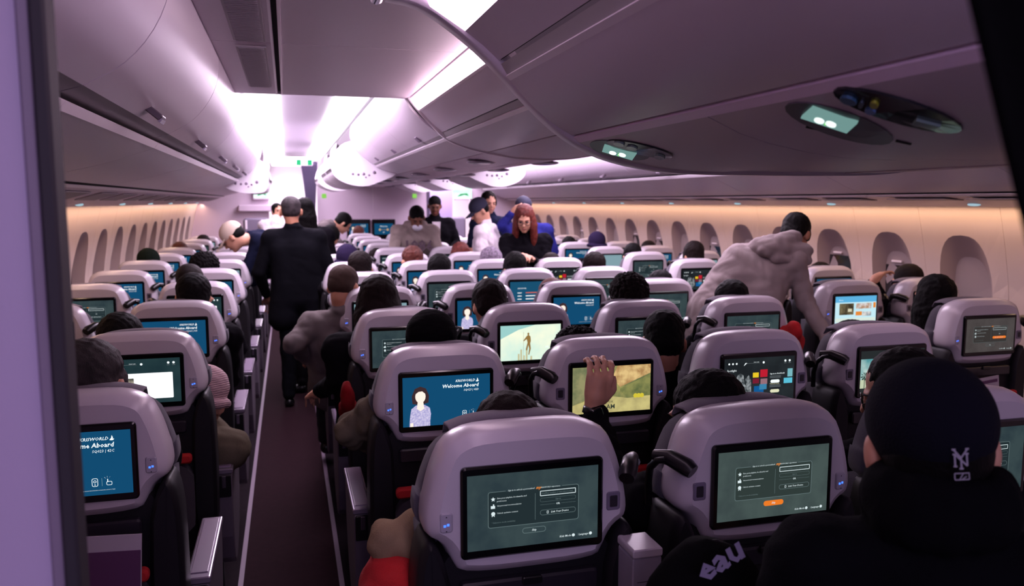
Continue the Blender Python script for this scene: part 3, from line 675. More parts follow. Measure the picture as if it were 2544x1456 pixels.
for x, z, lb, tl in ((-1.73, 1.865, 'glowing pale green cabin screen on the left front wall', 0), (1.47, 1.86, 'glowing pale green cabin screen right of the dark partition', 0)):
    r = empty('cabin_screen', (x, YB-.06, z)); mb = MB(); mb.rbox((-.125, 0, -.115), (.125, .08, .115), .015); mb.build('screen_housing', BULK, r)
    o = put('screen_picture', sm, r); o.location = (0, -.002, 0); o.scale = (1.1 if x < 0 else 1.6, 1, 1); tag(r, lb, 'screen')
for x, z, lb, n in ((-1.77, 1.62, 'pale box shelf under the left cabin screen', 'wall_box'),):
    mb = MB(); mb.rbox((-.3+.0, 0, -.05), (.22, .14, .05), .02); tag(mb.build('wall_box', BULK, None, (x, YB-.13, z)), lb, 'box')
for x, lb in ((-1.80, 'grey seat back standing below the left cabin screen'), (1.27, 'pale grey seat back standing below the right cabin screen')):
    r = empty('attendant_seat', (x, 12.98, 0)); mb = MB(); mb.rbox((-.2, 0, .5), (.2, .12, 1.47), .05); mb.build('backrest', mat('grey_leather', (118, 108, 128), .6), r)
    mb = MB(); mb.rbox((-.2, -.0, .4), (.2, .3, .5), .03); mb.build('seat_cushion', mat('grey_leather', (118, 108, 128), .6), r)
    mb = MB(); mb.rbox((-.19, 0.02, 0), (.19, .28, .4), .02); mb.build('seat_base', CHAR, r)
    mb = MB(); mb.rbox((-.17, -.012, 1.3), (-.14, .0, 1.44), .01); mb.build('strap', EDGE, r)
    tag(r, lb, 'seat')
# curtain gathered at the left end of the bulkhead
def curtain(name, top, bot, waist, wt, ww, wb, label, m, wave=.018, n=60):
    mb = MB(); L = []
    for k in range(15):
        f = k/14; p = Vector(top).lerp(Vector(bot), f)
        wd = wt+(ww-wt)*min(1, f/waist)**.8 if f < waist else ww+(wb-ww)*((f-waist)/(1-waist))
        cshift = .0
        row = []
        for side in (0, 1):
            for j in (range(n) if side == 0 else range(n-1, -1, -1)):
                u = j/(n-1)-.5
                row.append((p.x+u*wd, p.y+wave*math.sin(j*1.15)*(1 if not side else 1)+(.006 if side else 0), p.z))
        L.append(row)
    mb.loft(L, 0, cap=True); o = mb.build(name, m); return tag(o, label, 'curtain')
curtain('aisle_curtain', (-1.0, 12.95, 2.33), (-.96, 12.95, .02), .45, .26, .09, .16, 'dark purple curtain tied back at the left end of the front bulkhead', CURT)
mb = MB(); mb.tube([(-1.62, 12.95, 2.345), (-.86, 12.95, 2.345)], .01); struct('trim_5', mb, CHROME)
# exit signs, green marks
def exit_sign(x0, x1, z0, z1, y, lb):
    r = empty('exit_sign', ((x0+x1)/2, y, (z0+z1)/2)); w_ = x1-x0; h_ = z1-z0
    mb = MB(); mb.rbox((-w_/2, 0, -h_/2), (w_/2, .04, h_/2), .01); mb.build('sign_box', BULK, r)
    d = Draw(); gm = glow('exit_green', (60, 205, 140), 1.2)
    d.rect(-w_*.46, -h_*.42, -w_*.2, h_*.42, gm); d.rect(w_*.2, -h_*.42, w_*.46, h_*.42, gm); d.rect(-w_*.2, -h_*.42, w_*.2, h_*.42, glow('exit_white', (240, 255, 250), 1.6))
    d.text(0, -h_*.2, h_*.5, 'EXIT', gm, 0, 'C', fit=w_*.3)
    o = d.mb.build('sign_face', d.mats, r); o.location = (0, -.002, 0); tag(r, lb, 'sign')
exit_sign(-1.2, -.95, 2.26, 2.36, 12.75, 'green and white exit sign under the ceiling above the left aisle curtain')
for px in (805, 1030):
    p = at(px, 487, YB-.004); d = Draw(); d.rect(-.035, -.035, .035, .035, glow('mark_green', (150, 225, 100), .9)); o = d.mb.build('seat_sign', d.mats); o.location = p
    tag(o, 'small green lit square sign high on the bulkhead, %s' % ('near the curtain' if px < 900 else 'above the grey sweatshirt man'), 'sign')
# near-left partition with dark rubber edge, and dark curtain edge at the near right
PART = mat('near_partition_laminate', (172, 158, 188), .45, bump=.06, scale=300)
mb = MB(); mb.box((-2.88, .90, 0), (-1.592, .93, 2.5)); struct('wall_partition', mb, PART)
mb = MB(); mb.rbox((-1.594, .893, 0), (-1.581, .935, 2.5), .005); struct('trim_6', mb, mat('grey_edge_trim', (120, 108, 128), .5))
mb = MB(); mb.rbox((-1.582, .890, 0), (-1.567, .930, 2.5), .006); struct('trim_7', mb, mat('dark_rubber_trim', (34, 30, 38), .7))
# dark curtain edge close to the camera at the right
mb = MB(); L = []
for k in range(12):
    f = k/11; z = 2.24-f*.75
    xl = -1.0+(1.817-z)*.39
    row = [(xl+.17*j/15, .35+.008*math.sin(j*1.3), z) for j in range(16)]+[(xl+.17*j/15, .356+.008*math.sin(j*1.3), z) for j in range(15, -1, -1)]
    L.append(row)
mb.loft(L, 0, cap=True)
tag(mb.build('galley_curtain', mat('black_curtain_cloth', (3, 3, 4), .98, spec=.05, bump=.3, scale=200)), 'black out-of-focus curtain edge hanging at the upper right corner', 'curtain')

# ---- service-panel displays, lamps and placards fixed to the undersides of the bins
from mathutils.bvhtree import BVHTree
def tree_of(root):
    V = []; F = []
    for c in root.children:
        if c.name.startswith('block_core'): continue
        b = len(V); V += [v.co.copy() for v in c.data.vertices]; F += [[b+i for i in p.vertices] for p in c.data.polygons]
    return BVHTree.FromPolygons(V, F)
TA, TB = tree_of(ra), tree_of(rb)
def on(tree, px, py, off=.004):
    d = ray(px, py).normalized(); o = Vector((CX, 0, CZ)); h = tree.ray_cast(o, d)
    if h[0] is None: return None
    n = h[1] if h[1].dot(d) < 0 else -h[1]
    return h[0]+n*off, n
def decal(tree, pts, m, name, parent, off=.004, thick=.006):
    """thin plate laid on the curved underside: outline, inner ring and centre all rest on the panel"""
    cx = sum(p[0] for p in pts)/len(pts); cy = sum(p[1] for p in pts)/len(pts)
    rings = []
    for f in (1, .66, .33):
        P = [on(tree, cx+(px-cx)*f, cy+(py-cy)*f, off) for px, py in pts]
        if any(p is None for p in P): return None
        rings.append(P)
    c = on(tree, cx, cy, off)
    if c is None: return None
    nn = c[1]; n = len(pts); V = [p[0]-nn*thick for p in rings[0]]+[p[0] for r_ in rings for p in r_]+[c[0]]; F = []
    for k in range(3):
        for a in range(n): b = (a+1) % n; F.append((k*n+a, k*n+b, (k+1)*n+b, (k+1)*n+a))
    for a in range(n): F.append((3*n+a, 3*n+(a+1) % n, 4*n))
    mb = MB(); mb.add(V, F, 0, False); return mb.build(name, m, parent)
def ellp(cx, cy, a, b, rot, n=22, e=1.0):
    return [(cx+a*math.cos(2*PI*k/n)*math.cos(rot)-b*math.sin(2*PI*k/n)*math.sin(rot), cy+a*math.cos(2*PI*k/n)*math.sin(rot)+b*math.sin(2*PI*k/n)*math.cos(rot)) for k in range(n)]
PODM = mat('pod_dark_glass', (30, 30, 36), .15); PODS = mat('pod_surround', (86, 78, 92), .4)
PSCR = glow('pod_screen', (120, 160, 156), .85); PTXT = glow('pod_text', (240, 255, 250), 1.2); PGRN = glow('pod_green', (120, 220, 110), 1.1)
decal(TA, ellp(2085, 305, 140, 34, .30), PODS, 'pod_surround', ra, .002)
sc_ = decal(TA, [(2021, 259), (2133, 296), (2106, 321), (1993, 284)], PSCR, 'display', ra, .007)
for cx in (2040, 2068):
    decal(TA, ellp(cx, 288+(cx-2040)*.3, 13, 6, .3), PTXT, 'display_icon', sc_, .009)
decal(TA, [(2052, 297), (2058, 290), (2062, 292), (2056, 299)], PGRN, 'display_icon', sc_, .009)
pod = decal(TA, ellp(2232, 270, 166, 30, .285), PODM, 'lamp_pod', ra, .004)
for cx, cy, a, b, m in ((2112, 240, 22, 9, (60, 96, 130)), (2176, 250, 11, 8, (150, 150, 40)), (2166, 266, 14, 7, (90, 120, 170)), (2143, 250, 6, 8, (70, 80, 96))):
    decal(TA, ellp(cx, cy, a, b, .3, 10), mat('lamp_part_%d' % cx, m, .3), 'lamp', pod, .008)
decal(TA, [(2280, 286), (2340, 302), (2322, 311), (2270, 296)], mat('lamp_part_lens', (120, 140, 140), .2), 'lamp', pod, .008)
decal(TA, ellp(1540, 372, 76, 20, .20), PODS, 'pod_surround', ra, .002)
sc_ = decal(TA, [(1503, 356), (1583, 376), (1572, 392), (1498, 371)], PSCR, 'display', ra, .007)
for cx in (1525, 1548): decal(TA, ellp(cx, 373+(cx-1525)*.2, 9, 4, .25), PTXT, 'display_icon', sc_, .009)
decal(TA, [(1536, 378), (1540, 373), (1543, 374), (1539, 380)], PGRN, 'display_icon', sc_, .009)
pod = decal(TA, ellp(1590, 368, 84, 13, .22), PODM, 'lamp_pod', ra, .004)
for cx, cy in ((1540, 352), (1572, 362), (1640, 384)): decal(TA, ellp(cx, cy, 14, 5, .2, 10), mat('lamp_part_lens', (120, 140, 140), .2), 'lamp', pod, .008)
for (cx, cy) in ((2022, 316), (2245, 351)): decal(TA, [(cx-18, cy-4), (cx+20, cy+5), (cx+17, cy+7), (cx-20, cy-1)], DARKGAP, 'vent_slot', ra, .002)
# placard with text and red mark near the first frame
pl = decal(TA, [(1228, 166), (1292, 130), (1301, 146), (1240, 184)], mat('placard', (196, 182, 196), .5), 'placard', ra, .004)
if pl:
    decal(TA, [(1283, 152), (1292, 147), (1294, 160), (1286, 164)], REDT, 'placard_mark', pl, .006)
    decal(TA, [(1244, 168), (1254, 163), (1258, 178), (1248, 182)], DARKGAP, 'placard_mark', pl, .006)
    for k in range(4): decal(TA, [(1259+k*.8, 163+4*k), (1277+k*.8, 154+4*k), (1277+k*.8, 155.5+4*k), (1259+k*.8, 164.5+4*k)], DARKGAP, 'placard_mark', pl, .006)

# ================================================================= SEATS
OUT = [(0, .075), (.10, .074), (.145, .066), (.182, .044), (.203, .0), (.218, -.05), (.228, -.10), (.230, -.132), (.222, -.155), (.197, -.170), (.183, -.19), (.172, -.215), (.158, -.238), (.10, -.246), (0, -.247)]
ZT = 1.176     # top edge of the bezel
half = [(x, z+ZT) for x, z in OUT]
outl = half+[(-x, z) for x, z in half[1:-1][::-1]]
outl = smooth_poly(outl, 1)
def seat_proto():
    P = {}
    mb = MB()
    o2 = outl; o1 = inset(outl, .010); o0 = inset(outl, .026); om = inset(outl, .004); back = inset(outl, .012)
    def topout(l, k):   # the crown of the shell leans forward
        return l
    L = [[(x, -.002, z) for x, z in inset(o0, .002)], [(x, .0, z) for x, z in o0], [(x, .012, z) for x, z in o1], [(x, .03, z) for x, z in om], [(x, .052, z) for x, z in o2], [(x, .09, z-.004 if z > 1.1 else z) for x, z in o2], [(x, .118, z-.012 if z > 1.1 else z) for x, z in inset(outl, .004)], [(x, .122, z-.014 if z > 1.1 else z) for x, z in inset(outl, .016)]]
    mb.loft(L, 0, cap=True); P['back_shell'] = mb.mesh('back_shell', SHELL)
    mb = MB(); mb.rbox((-.157, -.010, -.099), (.157, .004, .099), .011, n=4); P['screen_bezel'] = mb.mesh('screen_bezel', BEZEL)
    # front cushion / headrest, proud of the shell outline
    hc = [(x*1.03, z-.034 if z > 1.1 else z) for x, z in outl]
    mb = MB(); mb.loft([[(x, y, z) for x, z in inset(hc, d)] for y, d in ((.10, .016), (.105, .003), (.12, 0), (.165, .0), (.185, .02), (.195, .05))], 0, cap=True); P['headrest'] = mb.mesh('headrest', NAVY)
    # cloth flap over the top of the headrest
    mb = MB(); fl = []
    mb.loft([[(x, y, z) for x, z in smooth_open([(-.155, ZT+0.052+h), (-.1, ZT+0.070+h), (0, ZT+0.074+h), (.1, ZT+0.070+h), (.155, ZT+0.052+h)], 2)]+[(x, y, z-.006) for x, z in smooth_open([(-.155, ZT+0.052+h), (-.1, ZT+0.070+h), (0, ZT+0.074+h), (.1, ZT+0.070+h), (.155, ZT+0.052+h)], 2)[::-1]] for y, h in ((.098, -.012), (.108, -.004), (.14, -.001), (.185, -.006), (.2, -.03))], 0, cap=True)
    P['headrest_cover'] = mb.mesh('headrest_cover', COVER)
    # lower back: dark shell with raised side wings
    mb = MB()
    for z0, z1, y0, y1, wd in ((.42, .985, .015, .10, .40),):
        prof = rrect(.40, z1-z0, .05)
        mb.loft([[(x*s_, y, z+(z0+z1)/2) for x, z in prof] for y, s_ in ((.028, .96), (.04, 1), (.12, 1))], 0, cap=True)
    for sx in (-1, 1):
        pr = [(.170, .90), (.186, .965), (.200, 1.0), (.216, 1.018), (.232, 1.008), (.243, .97), (.250, .9), (.252, .7), (.246, .46), (.20, .42), (.165, .50)]
        pr = smooth_poly(pr, 1)
        mb.loft([[(sx*x, y, z) for x, z in inset(pr, d)] for y, d in ((-.004, .012), (.006, .002), (.03, 0), (.12, 0), (.15, .01))], 0, cap=True)
    P['lower_back'] = mb.mesh('lower_back', CHAR)
    mb = MB(); mb.rbox((-.155, .004, .872), (.155, .03, .918), .01); P['tray_table'] = mb.mesh('tray_table', mat('tray_plastic', (32, 28, 36), .35))
    mb = MB(); mb.rbox((-.022, -.006, .905), (.022, .006, .922), .004); P['tray_latch'] = mb.mesh('tray_latch', BLACKP)
    mb = MB(); pk = [(-.17, .48), (-.175, .60), (-.172, .78), (.172, .78), (.175, .60), (.17, .48)]
    mb.loft([[(x, y, z) for x, z in smooth_poly(pk, 2)] for y in (-.022, -.012, .03)], 0, cap=True); P['seat_pocket'] = mb.mesh('seat_pocket', mat('pocket_fabric', (58, 54, 64), .9, bump=.4, scale=500))
    mb = MB(); mb.rbox((-.172, -.034, .765), (.172, -.004, .800), .014, n=4); P['pocket_trim'] = mb.mesh('pocket_trim', REDT)
    mb = MB(); mb.rbox((-.0135, -.004, -.021), (.0135, .004, .021), .006, n=4); P['control_panel'] = mb.mesh('control_panel', mat('control_plastic', (160, 154, 166), .35))
    bl = glow('blue_led', (60, 110, 255), 2.2); d = Draw(); d.rect(-.006, -.008, -.001, -.003, bl); d.rect(.001, -.006, .006, -.001, bl)
    for z in (.012, -.016): d.poly([(-.002, z), (.002, z), (0, z+(.003 if z > 0 else -.003))], DARKGAP)
    P['control_light'] = d.mesh('control_light')
    mb = MB(); mb.rbox((-.016, -.003, -.021), (.016, .004, .021), .006, n=4); mb.rbox((-.009, -.0045, -.013), (.009, .0, .013), .003, 1); P['socket_panel'] = mb.mesh('socket_panel', [mat('socket_surround', (108, 100, 118), .35), mat('socket_dark', (40, 36, 44), .4)])
    # flexible reading lamp (built for the right-hand shoulder; mirrored for the left)
    mb = MB(); mb.tube([(.245, .13, 1.0), (.252, .12, 1.06), (.262, .09, 1.105), (.262, .05, 1.135), (.252, .03, 1.142)], .009)
    mb.tube([(.262, .07, 1.140), (.24, .035, 1.143), (.216, -.005, 1.130), (.209, -.016, 1.123)], [.013, .019, .021, .017], n=12)
    P['reading_lamp'] = mb.mesh('reading_lamp', BLACKP)
    mb = MB(); mb.rbox((-.235, .12, .42), (.235, .62, .53), .05, n=4); P['seat_cushion'] = mb.mesh('seat_cushion', NAVY)
    mb = MB(); mb.loft([[(x, y, z) for x, z in [(-.225, .5), (-.23, .8), (-.225, 1.0), (.225, 1.0), (.23, .8), (.225, .5)]] for y in (.12, .19, .2)], 0, cap=True); P['backrest'] = mb.mesh('backrest', NAVY)
    mb = MB()
    for x in (-.2, .2): mb.rbox((x-.02, .15, 0), (x+.02, .2, .42), .008); mb.rbox((x-.02, .5, 0), (x+.02, .55, .42), .008); mb.rbox((x-.02, .15, .30), (x+.02, .55, .36), .008)
    P['seat_frame'] = mb.mesh('seat_frame', CHAR)
    # aisle armrest: console body, padded top, chrome buckle
    mb = MB(); pr = smooth_poly([(.20, .30), (.185, .62), (.20, .645), (.62, .645), (.64, .62), (.60, .42), (.50, .28), (.30, .22)], 1)
    mb.loft([[(x, y, z) for y, z in inset(pr, d)] for x, d in ((-.03, .006), (-.026, 0), (.026, 0), (.03, .006))], 0, cap=True, smooth=False); P['armrest'] = mb.mesh('armrest', ARMSIDE)
    mb = MB(); mb.rbox((-.034, 0, -.010), (.034, .46, .010), .006); mb.rbox((-.024, .03, .008), (.024, .44, .013), .002, 1)
    P['armrest_pad'] = mb.mesh('armrest_pad', [mat('armrest_rim', (150, 138, 156), .25, metal=.6), ARMTOP])
    mb = MB(); mb.rbox((-.026, -.004, -.09), (.026, .006, .0), .006, 1); mb.rbox((-.008, -.009, -.05), (.008, .0, -.002), .002, 0); P['armrest_buckle'] = mb.mesh('armrest_buckle', [CHROME, BLACKP])
    return P
SP = seat_proto()
XC = {'A': -2.467, 'C': -1.884, 'D': -.865, 'E': -.288, 'F': .288, 'G': .865, 'H': 1.915, 'K': 2.49}
def seat_y(c, n): return (1.581 if c in 'DEFG' else 2.146)+.9646*n
CN = {'A': 'left window column', 'C': 'column left of the suited man\'s aisle', 'D': 'leftmost middle-block column', 'E': 'second middle-block column', 'F': 'third middle-block column', 'G': 'rightmost middle-block column', 'H': 'column right of the far aisle', 'K': 'right window column'}
SC = {('C', 0): 'welcomeC', ('C', 1): 'page', ('C', 2): 'welcome', ('C', 3): 'page', ('C', 4): 'flight', ('C', 5): 'off', ('A', 3): 'signin', ('A', 4): 'welcome', ('A', 5): 'welcome', ('A', 2): 'signin',
      ('D', 0): 'signin', ('E', 0): 'signin_o', ('F', 0): 'signin', ('D', 1): 'welcomeD', ('E', 1): 'street', ('F', 1): 'menu', ('G', 1): 'palms', ('D', 2): 'signin', ('E', 2): 'figure', ('F', 2): 'signin', ('G', 2): 'signin',
      ('D', 3): 'off', ('E', 3): 'welcome', ('F', 3): 'welcome', ('G', 3): 'signin', ('H', 1): 'signin_b', ('H', 2): 'bright', ('D', 4): 'flight', ('E', 4): 'signin', ('F', 4): 'flight', ('G', 4): 'signin', ('H', 3): 'off', ('H', 4): 'menu', ('K', 4): 'menu',
      ('D', 5): 'welcome', ('E', 5): 'welcome', ('F', 5): 'welcome', ('G', 5): 'menu', ('E', 6): 'welcome', ('F', 6): 'welcome', ('G', 6): 'signin', ('G', 7): 'welcome', ('F', 7): 'signin', ('E', 7): 'page'}
def make_seat(c, n):
    x, y = XC[c], seat_y(c, n)
    r = empty('airline_seat', (x, y, 0))
    pic = SC.get((c, n)) or ('off', 'welcome', 'signin', 'welcome', 'flight')[(n*3+ord(c)) % 5]
    def p(nm, par=r, loc=None, sc=None):
        o = put(nm, SP[nm], par, loc)
        if sc: o.scale = sc
        return o
    p('back_shell'); bz = p('screen_bezel', r, (0, -.002, ZT-.099))
    s_ = put('screen_picture', SCR[pic], bz, (0, -.0103, .001))
    p('headrest'); p('headrest_cover')
    lb = p('lower_back'); tt = p('tray_table'); p('tray_latch', tt)
    pk = p('seat_pocket'); p('pocket_trim', pk)
    p('seat_cushion'); p('backrest'); p('seat_frame')
    oside = {'A': -1, 'C': 1, 'D': -1, 'E': 1, 'F': -1, 'G': 1, 'H': -1, 'K': 1}[c]   # outer side: seat controls; inner side: socket and lamp
    cp = p('control_panel', r, (oside*.1865, -.002, ZT-.115)); cl = p('control_light', cp, (0, -.0045, 0))
    if n < 8:
        p('socket_panel', r, (-oside*.184, -.002, ZT-.105))
    lm = p('reading_lamp', r, None, (-oside, 1, 1))
    aisle = {'C': 1, 'D': -1, 'G': 1, 'H': -1}.get(c)
    if aisle:
        a = p('armrest', r, (aisle*.262, 0, 0)); pd = p('armrest_pad', a, (0, .19, .652)); bk = p('armrest_buckle', a, (0, .183, .64))
    else:
        a = p('armrest', r, (-.2885 if c == 'K' else .2885, .0, 0)); p('armrest_pad', a, (0, .19, .652))
    tag(r, '%s-screen airline seat, %s in the %s' % (SNAME[pic], ORD[idx_of(c, n)], CN[c]), 'seat', 'rows of airline seats with screens in their backs')
    return r
FIRST = {'A': 1, 'C': 0, 'D': 0, 'E': 0, 'F': 0, 'G': 1, 'H': 1, 'K': 2}
LASTN = {'A': 10, 'C': 10, 'D': 11, 'E': 11, 'F': 11, 'G': 11, 'H': 10, 'K': 10}
def idx_of(c, n): return n-FIRST[c]
SEATS = {}
for c in 'ACDEFGHK':
    for n in range(FIRST[c], LASTN[c]+1): SEATS[(c, n)] = make_seat(c, n)
# light box between the two nearest middle seats
r = empty('console_box', (-.634, 1.50, 0)); r.scale = (.72, .8, .985)
mb = MB(); mb.rbox((-.046, 0, .62), (.046, .10, .985), .006); mb.build('console_body', mat('console_grey', (150, 144, 158), .5), r)
mb = MB(); mb.rbox((-.048, -.004, .985), (.048, .104, 1.005), .006); mb.build('console_lid', SHELL, r)
d = Draw(); 
for k in range(3): d.rect(-.032, .93-.012*k, .03, .932-.012*k, mat('console_slot', (60, 56, 68), .6))
o = d.mb.build('console_slots', d.mats, r); o.location = (0, -.001, 0)
mb = MB(); mb.rbox((-.03, .02, 0), (.03, .08, .62), .01); mb.build('console_foot', CHAR, r)
tag(r, 'pale grey console box between the two nearest middle seat backs', 'console')
# reading matter in the nearest left pocket
mb = MB(); M = Matrix.Translation((-1.79, 2.105, .735)) @ Matrix.Rotation(R(3), 4, 'Y')
mb.box((-.075, 0, 0), (.06, .006, .165), 0, M); o = mb.build('magazine', mat('paper_white', (170, 160, 170), .6))
mb = MB(); mb.box((-.07, -.004, .03), (.058, .0, .125), 0, M); mb.build('cover_band', mat('purple_print', (84, 44, 84), .6), o)
tag(o, 'white and purple brochure sticking out of the nearest left seat pocket', 'magazine')

# ================================================================= PEOPLE
class SD:
    """rounded primitives blended into one continuous surface (signed distances sampled on a grid, meshed by surface nets)"""
    def __init__(s): s.P = []
    def cap(s, a, b, ra, rb, M=None, n=0, k=None):
        a, b = Vector(a), Vector(b)
        if M: a, b = M @ a, M @ b
        s.P.append(('c', np.array(a), np.array(b), ra, rb, k if k is not None else min(.03, .45*min(ra, rb)), None))
    def ell(s, c, r, mi=0, M=None, nu=0, nv=0, zmin=None, k=None):
        Mi = np.array((M or Matrix.Identity(4)).inverted())
        s.P.append(('e', np.array(c), np.array(r), Mi, np.array((M or Matrix.Identity(4)) @ Vector(c)), k if k is not None else min(.03, .4*min(r)), zmin))
def remesh(sd, h, it=0, fac=.5, nz=0, nf=20, drape=0):
    lo = np.full(3, 1e9); hi = -lo
    bb = []
    for p in sd.P:
        if p[0] == 'c': r = max(p[3], p[4]); a = np.minimum(p[1], p[2])-r; b = np.maximum(p[1], p[2])+r
        else: r = max(p[2]); a = p[4]-r; b = p[4]+r
        bb.append((a, b)); lo = np.minimum(lo, a); hi = np.maximum(hi, b)
    lo = lo-3*h; n = np.ceil((hi+3*h-lo)/h).astype(int)+1
    F = np.full(n, 1.0, dtype=np.float32); pad = .034
    for p, (a, b) in zip(sd.P, bb):
        i0 = np.maximum(((a-pad-lo)/h).astype(int), 0); i1 = np.minimum(((b+pad-lo)/h).astype(int)+2, n)
        X = [lo[q]+h*np.arange(i0[q], i1[q]) for q in range(3)]
        x, y, z = X[0][:, None, None], X[1][None, :, None], X[2][None, None, :]
        if p[0] == 'c':
            A, B, ra, rb, k = p[1:6]; d = B-A; L2 = max(d @ d, 1e-10)
            t = np.clip(((x-A[0])*d[0]+(y-A[1])*d[1]+(z-A[2])*d[2])/L2, 0, 1)
            D = np.sqrt((x-A[0]-t*d[0])**2+(y-A[1]-t*d[1])**2+(z-A[2]-t*d[2])**2)-(ra+(rb-ra)*t)
        else:
            c, r, Mi, _, k = p[1:6]
            lx = Mi[0, 0]*x+Mi[0, 1]*y+Mi[0, 2]*z+Mi[0, 3]-c[0]; ly = Mi[1, 0]*x+Mi[1, 1]*y+Mi[1, 2]*z+Mi[1, 3]-c[1]; lz = Mi[2, 0]*x+Mi[2, 1]*y+Mi[2, 2]*z+Mi[2, 3]-c[2]
            k0 = np.sqrt((lx/r[0])**2+(ly/r[1])**2+(lz/r[2])**2)+1e-9; k1 = np.sqrt((lx/r[0]**2)**2+(ly/r[1]**2)**2+(lz/r[2]**2)**2)+1e-9
            D = k0*(k0-1)/k1
            if p[6] is not None: D = np.maximum(D, (p[6]-c[2])-lz)
        S = F[i0[0]:i1[0], i0[1]:i1[1], i0[2]:i1[2]]
        hh = np.maximum(k-np.abs(S-D), 0)/k
        F[i0[0]:i1[0], i0[1]:i1[1], i0[2]:i1[2]] = np.minimum(S, D)-hh*hh*k*.25
    I = F < 0; C = [F[a:n[0]-1+a, b:n[1]-1+b, c:n[2]-1+c] for a in (0, 1) for b in (0, 1) for c in (0, 1)]
    IC = sum((c < 0).astype(np.int8) for c in C); mask = (IC > 0) & (IC < 8)
    idx = -np.ones(mask.shape, dtype=np.int64); ci = np.argwhere(mask); idx[mask] = np.arange(len(ci))
    cv = np.stack([c[mask] for c in C], 1); offs = np.array([(a, b, c) for a in (0, 1) for b in (0, 1) for c in (0, 1)], float)
    acc = np.zeros((len(ci), 3)); cnt = np.zeros(len(ci))
    for u in range(8):
        for v in range(u+1, 8):
            if np.abs(offs[u]-offs[v]).sum() != 1: continue
            fu, fv = cv[:, u], cv[:, v]; m = (fu < 0) != (fv < 0); t = np.where(m, fu/(fu-fv+(~m)*1.0), 0)
            acc += m[:, None]*(offs[u]+(offs[v]-offs[u])*t[:, None]); cnt += m
    V = lo+h*(ci+acc/cnt[:, None])
    Q = []
    for ax in range(3):
        o1, o2 = [q for q in range(3) if q != ax]
        A = [slice(1, -1)]*3; A[ax] = slice(0, -1); B = list(A); B[ax] = slice(1, None)
        a = I[tuple(A)]; b = I[tuple(B)]; e = np.argwhere(a != b)
        g = e.copy(); g[:, o1] += 1; g[:, o2] += 1; sgn = a[tuple(e.T)]
        def cell(d1, d2):
            q = g.copy(); q[:, o1] -= d1; q[:, o2] -= d2; return idx[tuple(q.T)]
        q = np.stack([cell(1, 1), cell(0, 1), cell(0, 0), cell(1, 0)], 1)
        fl = sgn if ax != 1 else ~sgn
        q[~fl] = q[~fl][:, ::-1]; Q.append(q)
    Q = np.concatenate(Q)
    if nz or drape:
        # vertex normals
        N = np.zeros_like(V); c = np.cross(V[Q[:, 2]]-V[Q[:, 0]], V[Q[:, 3]]-V[Q[:, 1]])
        for q in range(4): np.add.at(N, Q[:, q], c)
        N /= np.linalg.norm(N, axis=1)[:, None]+1e-12
        def wob(P, f, sd_=1.3):
            a = np.sin(f*(P[:, 0]*1.0+P[:, 1]*.7+P[:, 2]*.4)+sd_+1.7*np.sin(f*.53*(P[:, 1]-P[:, 2])+sd_*2))
            b = np.sin(f*(P[:, 1]*1.1-P[:, 0]*.5+P[:, 2]*.8)+2.1*sd_+1.5*np.sin(f*.61*(P[:, 0]+P[:, 2])))
            return a*b
        d = 0
        if nz: d = d+nz*.7*(wob(V, nf)+.6*wob(V, nf*2.1, 4.2))
        if drape: d = d+drape*.8*(np.abs(wob(V, 17))-.35)+drape*.45*(np.abs(wob(V, 37, 3.1))-.35)
        V = V+N*np.asarray(d)[:, None]
    me = bpy.data.meshes.new('b'); me.vertices.add(len(V)); me.vertices.foreach_set('co', V.ravel()); me.loops.add(Q.size)
    me.loops.foreach_set('vertex_index', Q.ravel().astype(np.int32)); me.polygons.add(len(Q))
    me.polygons.foreach_set('loop_start', np.arange(0, Q.size, 4, dtype=np.int32)); me.update(calc_edges=True); me.validate()
    me.polygons.foreach_set('use_smooth', [True]*len(me.polygons))
    return me
def mcopy(name, me, m):
    o = put(name, me); 
    return o
def setmat(me, m):
    me.materials.clear(); me.materials.append(m)
def head_prims(mb, M):
    mb.ell((0, -.012, .03), (.074, .094, .084), 0, M); mb.ell((0, .034, -.04), (.058, .058, .072), 0, M)
    mb.ell((0, .0, -.03), (.064, .075, .06), 0, M)
    mb.ell((0, .066, -.094), (.026, .024, .02), 0, M); mb.cap((0, .088, .004), (0, .108, -.030), .009, .0135, M)
    mb.ell((0, .076, .018), (.05, .02, .012), 0, M); mb.ell((0, .088, -.06), (.024, .011, .0085), 0, M)
    for sx in (-1, 1): mb.ell((sx*.081, -.008, -.016), (.013, .021, .034), 0, M); mb.ell((sx*.03, .07, -.03), (.02, .018, .02), 0, M)
